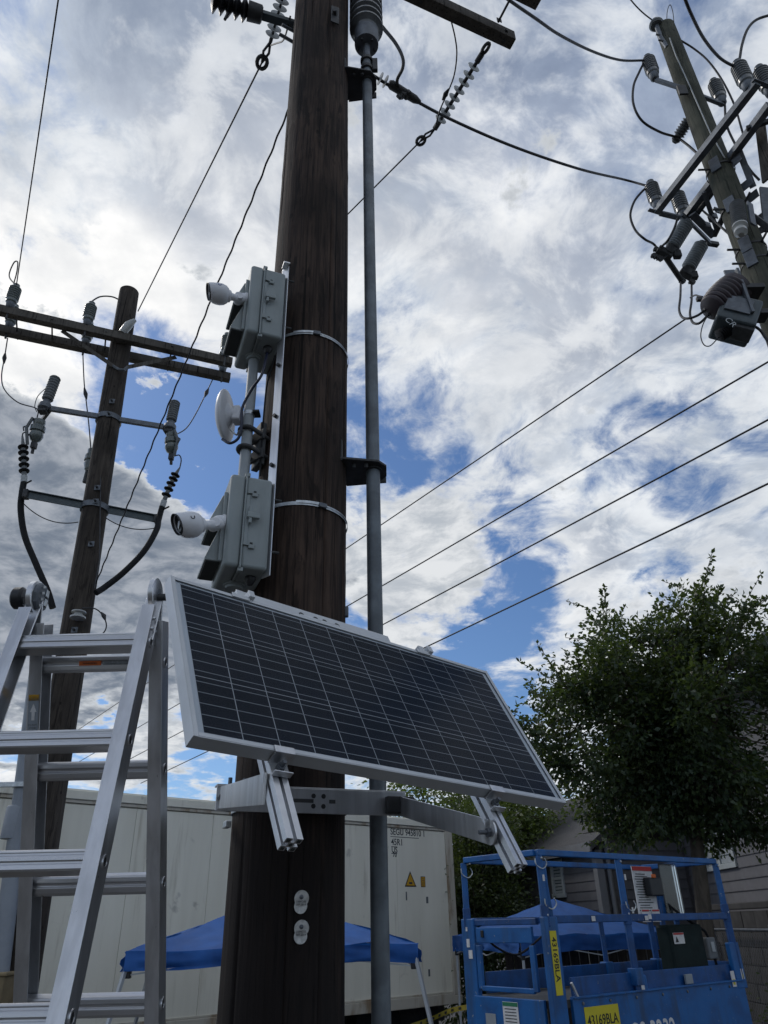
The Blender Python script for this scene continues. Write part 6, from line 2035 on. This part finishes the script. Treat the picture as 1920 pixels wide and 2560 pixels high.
def tree(label, base, cen, rad, nclump, nleaf, lsize, mt, seed, clump_r=.20, sprigs=50, trunk_r=.10, flat=.0, aspect=.5, cutz=None):
    rng = np.random.default_rng(seed)
    base, cen = V(base), V(cen)
    th = thing('tree', label, 'tree', base)
    fork = base.lerp(V((cen.x, cen.y, cen.z - rad[2] * .55)), .92)
    mb_ = MB().tube(spline([base, base.lerp(fork, .5) + V((.05, .03, 0)), fork], 6), [trunk_r * (1.15 - .4 * i / 12) for i in range(13)], 10)
    mb_.build('trunk', M['bark'], th, smooth=60)
    limbs = MB()
    cl = []
    tries = 0
    while len(cl) < nclump and tries < nclump * 30:
        tries += 1
        v = rng.normal(size=3)
        v /= np.linalg.norm(v)
        lob = 1 + .55 * noise.noise(V((v[0] * 1.9 + seed, v[1] * 1.9, v[2] * 1.9))) + .18 * noise.noise(V((v[0] * 4.2, v[1] * 4.2 + seed, v[2] * 4.2)))
        r = rng.random() ** .42 * lob
        p = np.array([cen.x, cen.y, cen.z]) + v * r * np.array(rad)
        if noise.noise(V(p * (1.9 / max(rad))) + V((seed, 0, 0))) < -.07 and r > .45:
            continue
        if cutz is not None and p[2] < cutz:
            continue
        cl.append((p, v, r))
    # main limbs
    tips = []
    for k in range(9):
        a = 2 * pi * k / 9 + rng.random() * .5
        el = rng.uniform(.25, 1.3)
        t_ = V((cen.x + cos(a) * cos(el) * rad[0] * .72, cen.y + sin(a) * cos(el) * rad[1] * .72, cen.z + (sin(el) - .35) * rad[2] * .85))
        m_ = fork.lerp(t_, .5) + V((rng.normal() * .08, rng.normal() * .08, .10))
        pts = spline([fork, m_, t_], 6)
        limbs.tube(pts, [trunk_r * .55 * (1 - .8 * i / 12) for i in range(13)], 6)
        tips += pts[3:]
    for p, v, r in cl[::2]:
        pv_ = V(p)
        near = min(tips, key=lambda q: (q - pv_).length)
        m_ = near.lerp(pv_, .5) + V((0, 0, .06))
        limbs.tube([near, m_, pv_], [.012, .008, .004], 4)
    C_, D_, U_, S_ = [], [], [], []
    for p, v, r in cl:
        k = int(nleaf * rng.uniform(.6, 1.3))
        off = rng.normal(size=(k, 3)) * clump_r * np.array([1, 1, .75])
        C_.append(p + off)
        dd0 = off * .8 + v * .12 + rng.normal(size=(k, 3)) * .12
        dd0[:, 2] -= .05
        D_.append(dd0)
        uu = rng.normal(size=(k, 3)) * .7
        uu[:, 2] += .8
        U_.append(uu)
        S_.append(lsize * rng.uniform(.6, 1.25, size=k))
    # free shoots breaking the outline
    outer = [q for q in cl if q[2] > .8]
    for i in range(min(sprigs, len(outer))):
        p, v, r = outer[rng.integers(len(outer))]
        L_ = rng.uniform(.25, .6) * max(rad) / 1.6
        dr = V(v) * .8 + V((rng.normal() * .35, rng.normal() * .35, .55 + rng.random() * .4))
        dr.normalize()
        p0 = V(p)
        bend = V((rng.normal() * .08, rng.normal() * .08, -.03))
        pts = [p0, p0 + dr * L_ * .5 + bend * .5, p0 + dr * L_ + bend * 2]
        sp2 = spline(pts, 6)
        limbs.tube(sp2, .0045, 4)
        m2 = len(sp2)
        for j in range(int(26 * L_ / .5)):
            u = rng.random() ** .8
            q = sp2[min(m2 - 1, int(u * m2))]
            sdv = rng.normal(size=3)
            C_.append(np.array([q]))
            D_.append(np.array([np.array(dr) * .5 + sdv * .6]))
            U_.append(rng.normal(size=(1, 3)) + np.array([[0, 0, .8]]))
            S_.append(lsize * rng.uniform(.7, 1.2, size=1))
    limbs.build('limbs', M['bark'], th, smooth=60, fix=False)
    leaf_mesh('crown', np.concatenate(C_), np.concatenate(D_), np.concatenate(U_), np.concatenate(S_), mt, th, aspect)
    return th


tree('large dark green tree with loose sprigs against the sky at the right', (3.30, 9.75, 0), (3.70, 9.60, 4.02), (1.72, 1.25, 1.62), 600, 104, .072, M['leaf_dark'], 11, .120, 230, .10, aspect=.60, cutz=2.72)
tree('lighter yellow green tree behind the container corner and the panel arm', (1.75, 18.6, 0), (1.72, 18.4, 3.3), (2.7, 1.8, 2.2), 420, 90, .115, M['leaf_light'], 23, .36, 40, .15)
tree('dark bushy tree between the container and the darker grey house', (1.55, 15.9, 0), (1.62, 15.8, 2.1), (.92, .9, 1.9), 300, 90, .085, M['leaf_hedge'], 31, .24, 16, .08)
tree('small dark shrub at the right edge beside the block wall', (4.72, 9.9, 0), (4.70, 9.9, .75), (.30, .45, .62), 60, 70, .06, M['leaf_hedge'], 41, .13, 8, .03)

# chain link fence in front of the block wall
cf = thing('chain_link_fence', 'chain link fence in front of the dark block wall at the right edge', 'fence', (4.80, 10.8, 0))
wm = MB()
y0_, y1_, zt2 = 8.9, 12.8, 1.75
stp = .075
k = y0_ - zt2
while k < y1_ + zt2:
    for s_ in (1, -1):
        a0, a1 = (k, 0.0), (k + s_ * zt2, zt2)
        ya, yb, za, zb3 = a0[0], a1[0], 0.02, zt2
        for lo_, hi_ in (((y0_, y1_)),):
            pts_ = []
            for u in (0, 1):
                pts_.append([ya + (yb - ya) * u, za + (zb3 - za) * u])
            (ya_, za_), (yb_, zb_2) = pts_

            def clipp(yl):
                return za_ + (zb_2 - za_) * (yl - ya_) / (yb_ - ya_)
            p_, q_ = [ya_, za_], [yb_, zb_2]
            for e in (p_, q_):
                if e[0] < lo_:
                    e[1] = clipp(lo_)
                    e[0] = lo_
                if e[0] > hi_:
                    e[1] = clipp(hi_)
                    e[0] = hi_
            if abs(p_[0] - q_[0]) > .02:
                wm.tube([V((4.80 + s_ * .002, p_[0], p_[1])), V((4.80 + s_ * .002, q_[0], q_[1]))], .0022, 3)
    k += stp
mo = wm.build('wire_mesh', M['steel'], cf, fix=False)
mo['kind'] = 'stuff'
for y_ in (8.9, 10.85, 12.8):
    MB().cyl((4.83, y_, 0), (4.83, y_, zt2 + .06), .028, 10).build('post', M['steel'], cf, smooth=40)
MB().cyl((4.80, y0_, zt2), (4.80, y1_, zt2), .02, 10).build('top_rail', M['steel'], cf, smooth=40)

# ================================================================ fittings become sub-parts of the part they sit on
SUB = {'latch_wing': ('latch_boss',), 'latch_lever': ('latch_boss',), 'catch_hook': ('catch',), 'catch_slot': ('catch',), 'led_ring': ('front_bezel',), 'lens': ('front_bezel',),
       'vent_opening': ('vent_hood',), 'hood_flange': ('vent_hood',), 'eyelet_hole': ('rung_eyelet',), 'hollow_corner': ('slotted_rail',), 'core_hole': ('slotted_rail',),
       'bolt_nut': ('bolt', 'pivot_bolt'), 'triangle_face': ('warning_triangle',), 'triangle_mark': ('warning_triangle',), 'label_face': ('label_plate',), 'label_line': ('label_plate',),
       'notice_header': ('notice',), 'notice_line': ('notice',), 'placard_header': ('placard',), 'placard_line': ('placard',), 'control_button': ('control_box',), 'sticker_print': ('hazard_sticker',),
       'pictogram_mark': ('pictogram',), 'lettering': ('number_label', 'tag', 'warning_sticker', 'printed_sticker', 'decal'), 'model_lettering': ('side_panel',), 'nail': ('tag',),
       'hinge_nut': ('hinge_pin',), 'hinge_hub': ('hinge_disc',), 'cover_slot': ('lock_cover',), 'lock_tab': ('lock_cover',), 'bolt_head': ('bolt_plate', 'flat_bar'), 'slot': ('band', 'cross_bar'),
       'rubber_foot': ('front_rail', 'rear_rail'), 'bracket_flange': ('standoff_bracket',), 'handle_grip': ('lock_handle',), 'gate_latch': ('entry_gate',), 'outlet_cover': ('outlet_box',),
       'slider': ('leg',), 'post_foot': ('lower_post',), 'cross_bar_flange': ('cross_bar',), 'top_bar_flange': ('top_bar',), 'slot_hole': ('top_bar',), 'hole': ('cross_bar',), 'arm_end': ('pivot_arm',),
       'manual_label': ('manual_box',), 'manual_label_header': ('manual_box',), 'manual_label_mark': ('manual_box',), 'clamp_bolt': ('terminal_clamp',), 'decal_arrow': ('decal',)}
stem = lambda o: o.name.split('.')[0]
recent = {}
for i, o in enumerate(ORDER):
    par = o.parent
    if par is None or par.type != 'EMPTY' or par.parent is not None:
        continue
    hit = [recent[(par.name, k)] for k in SUB.get(stem(o), ()) if (par.name, k) in recent]
    if hit:
        o.parent = max(hit, key=lambda h: h[0])[1]
    else:
        recent[(par.name, stem(o))] = (i, o)
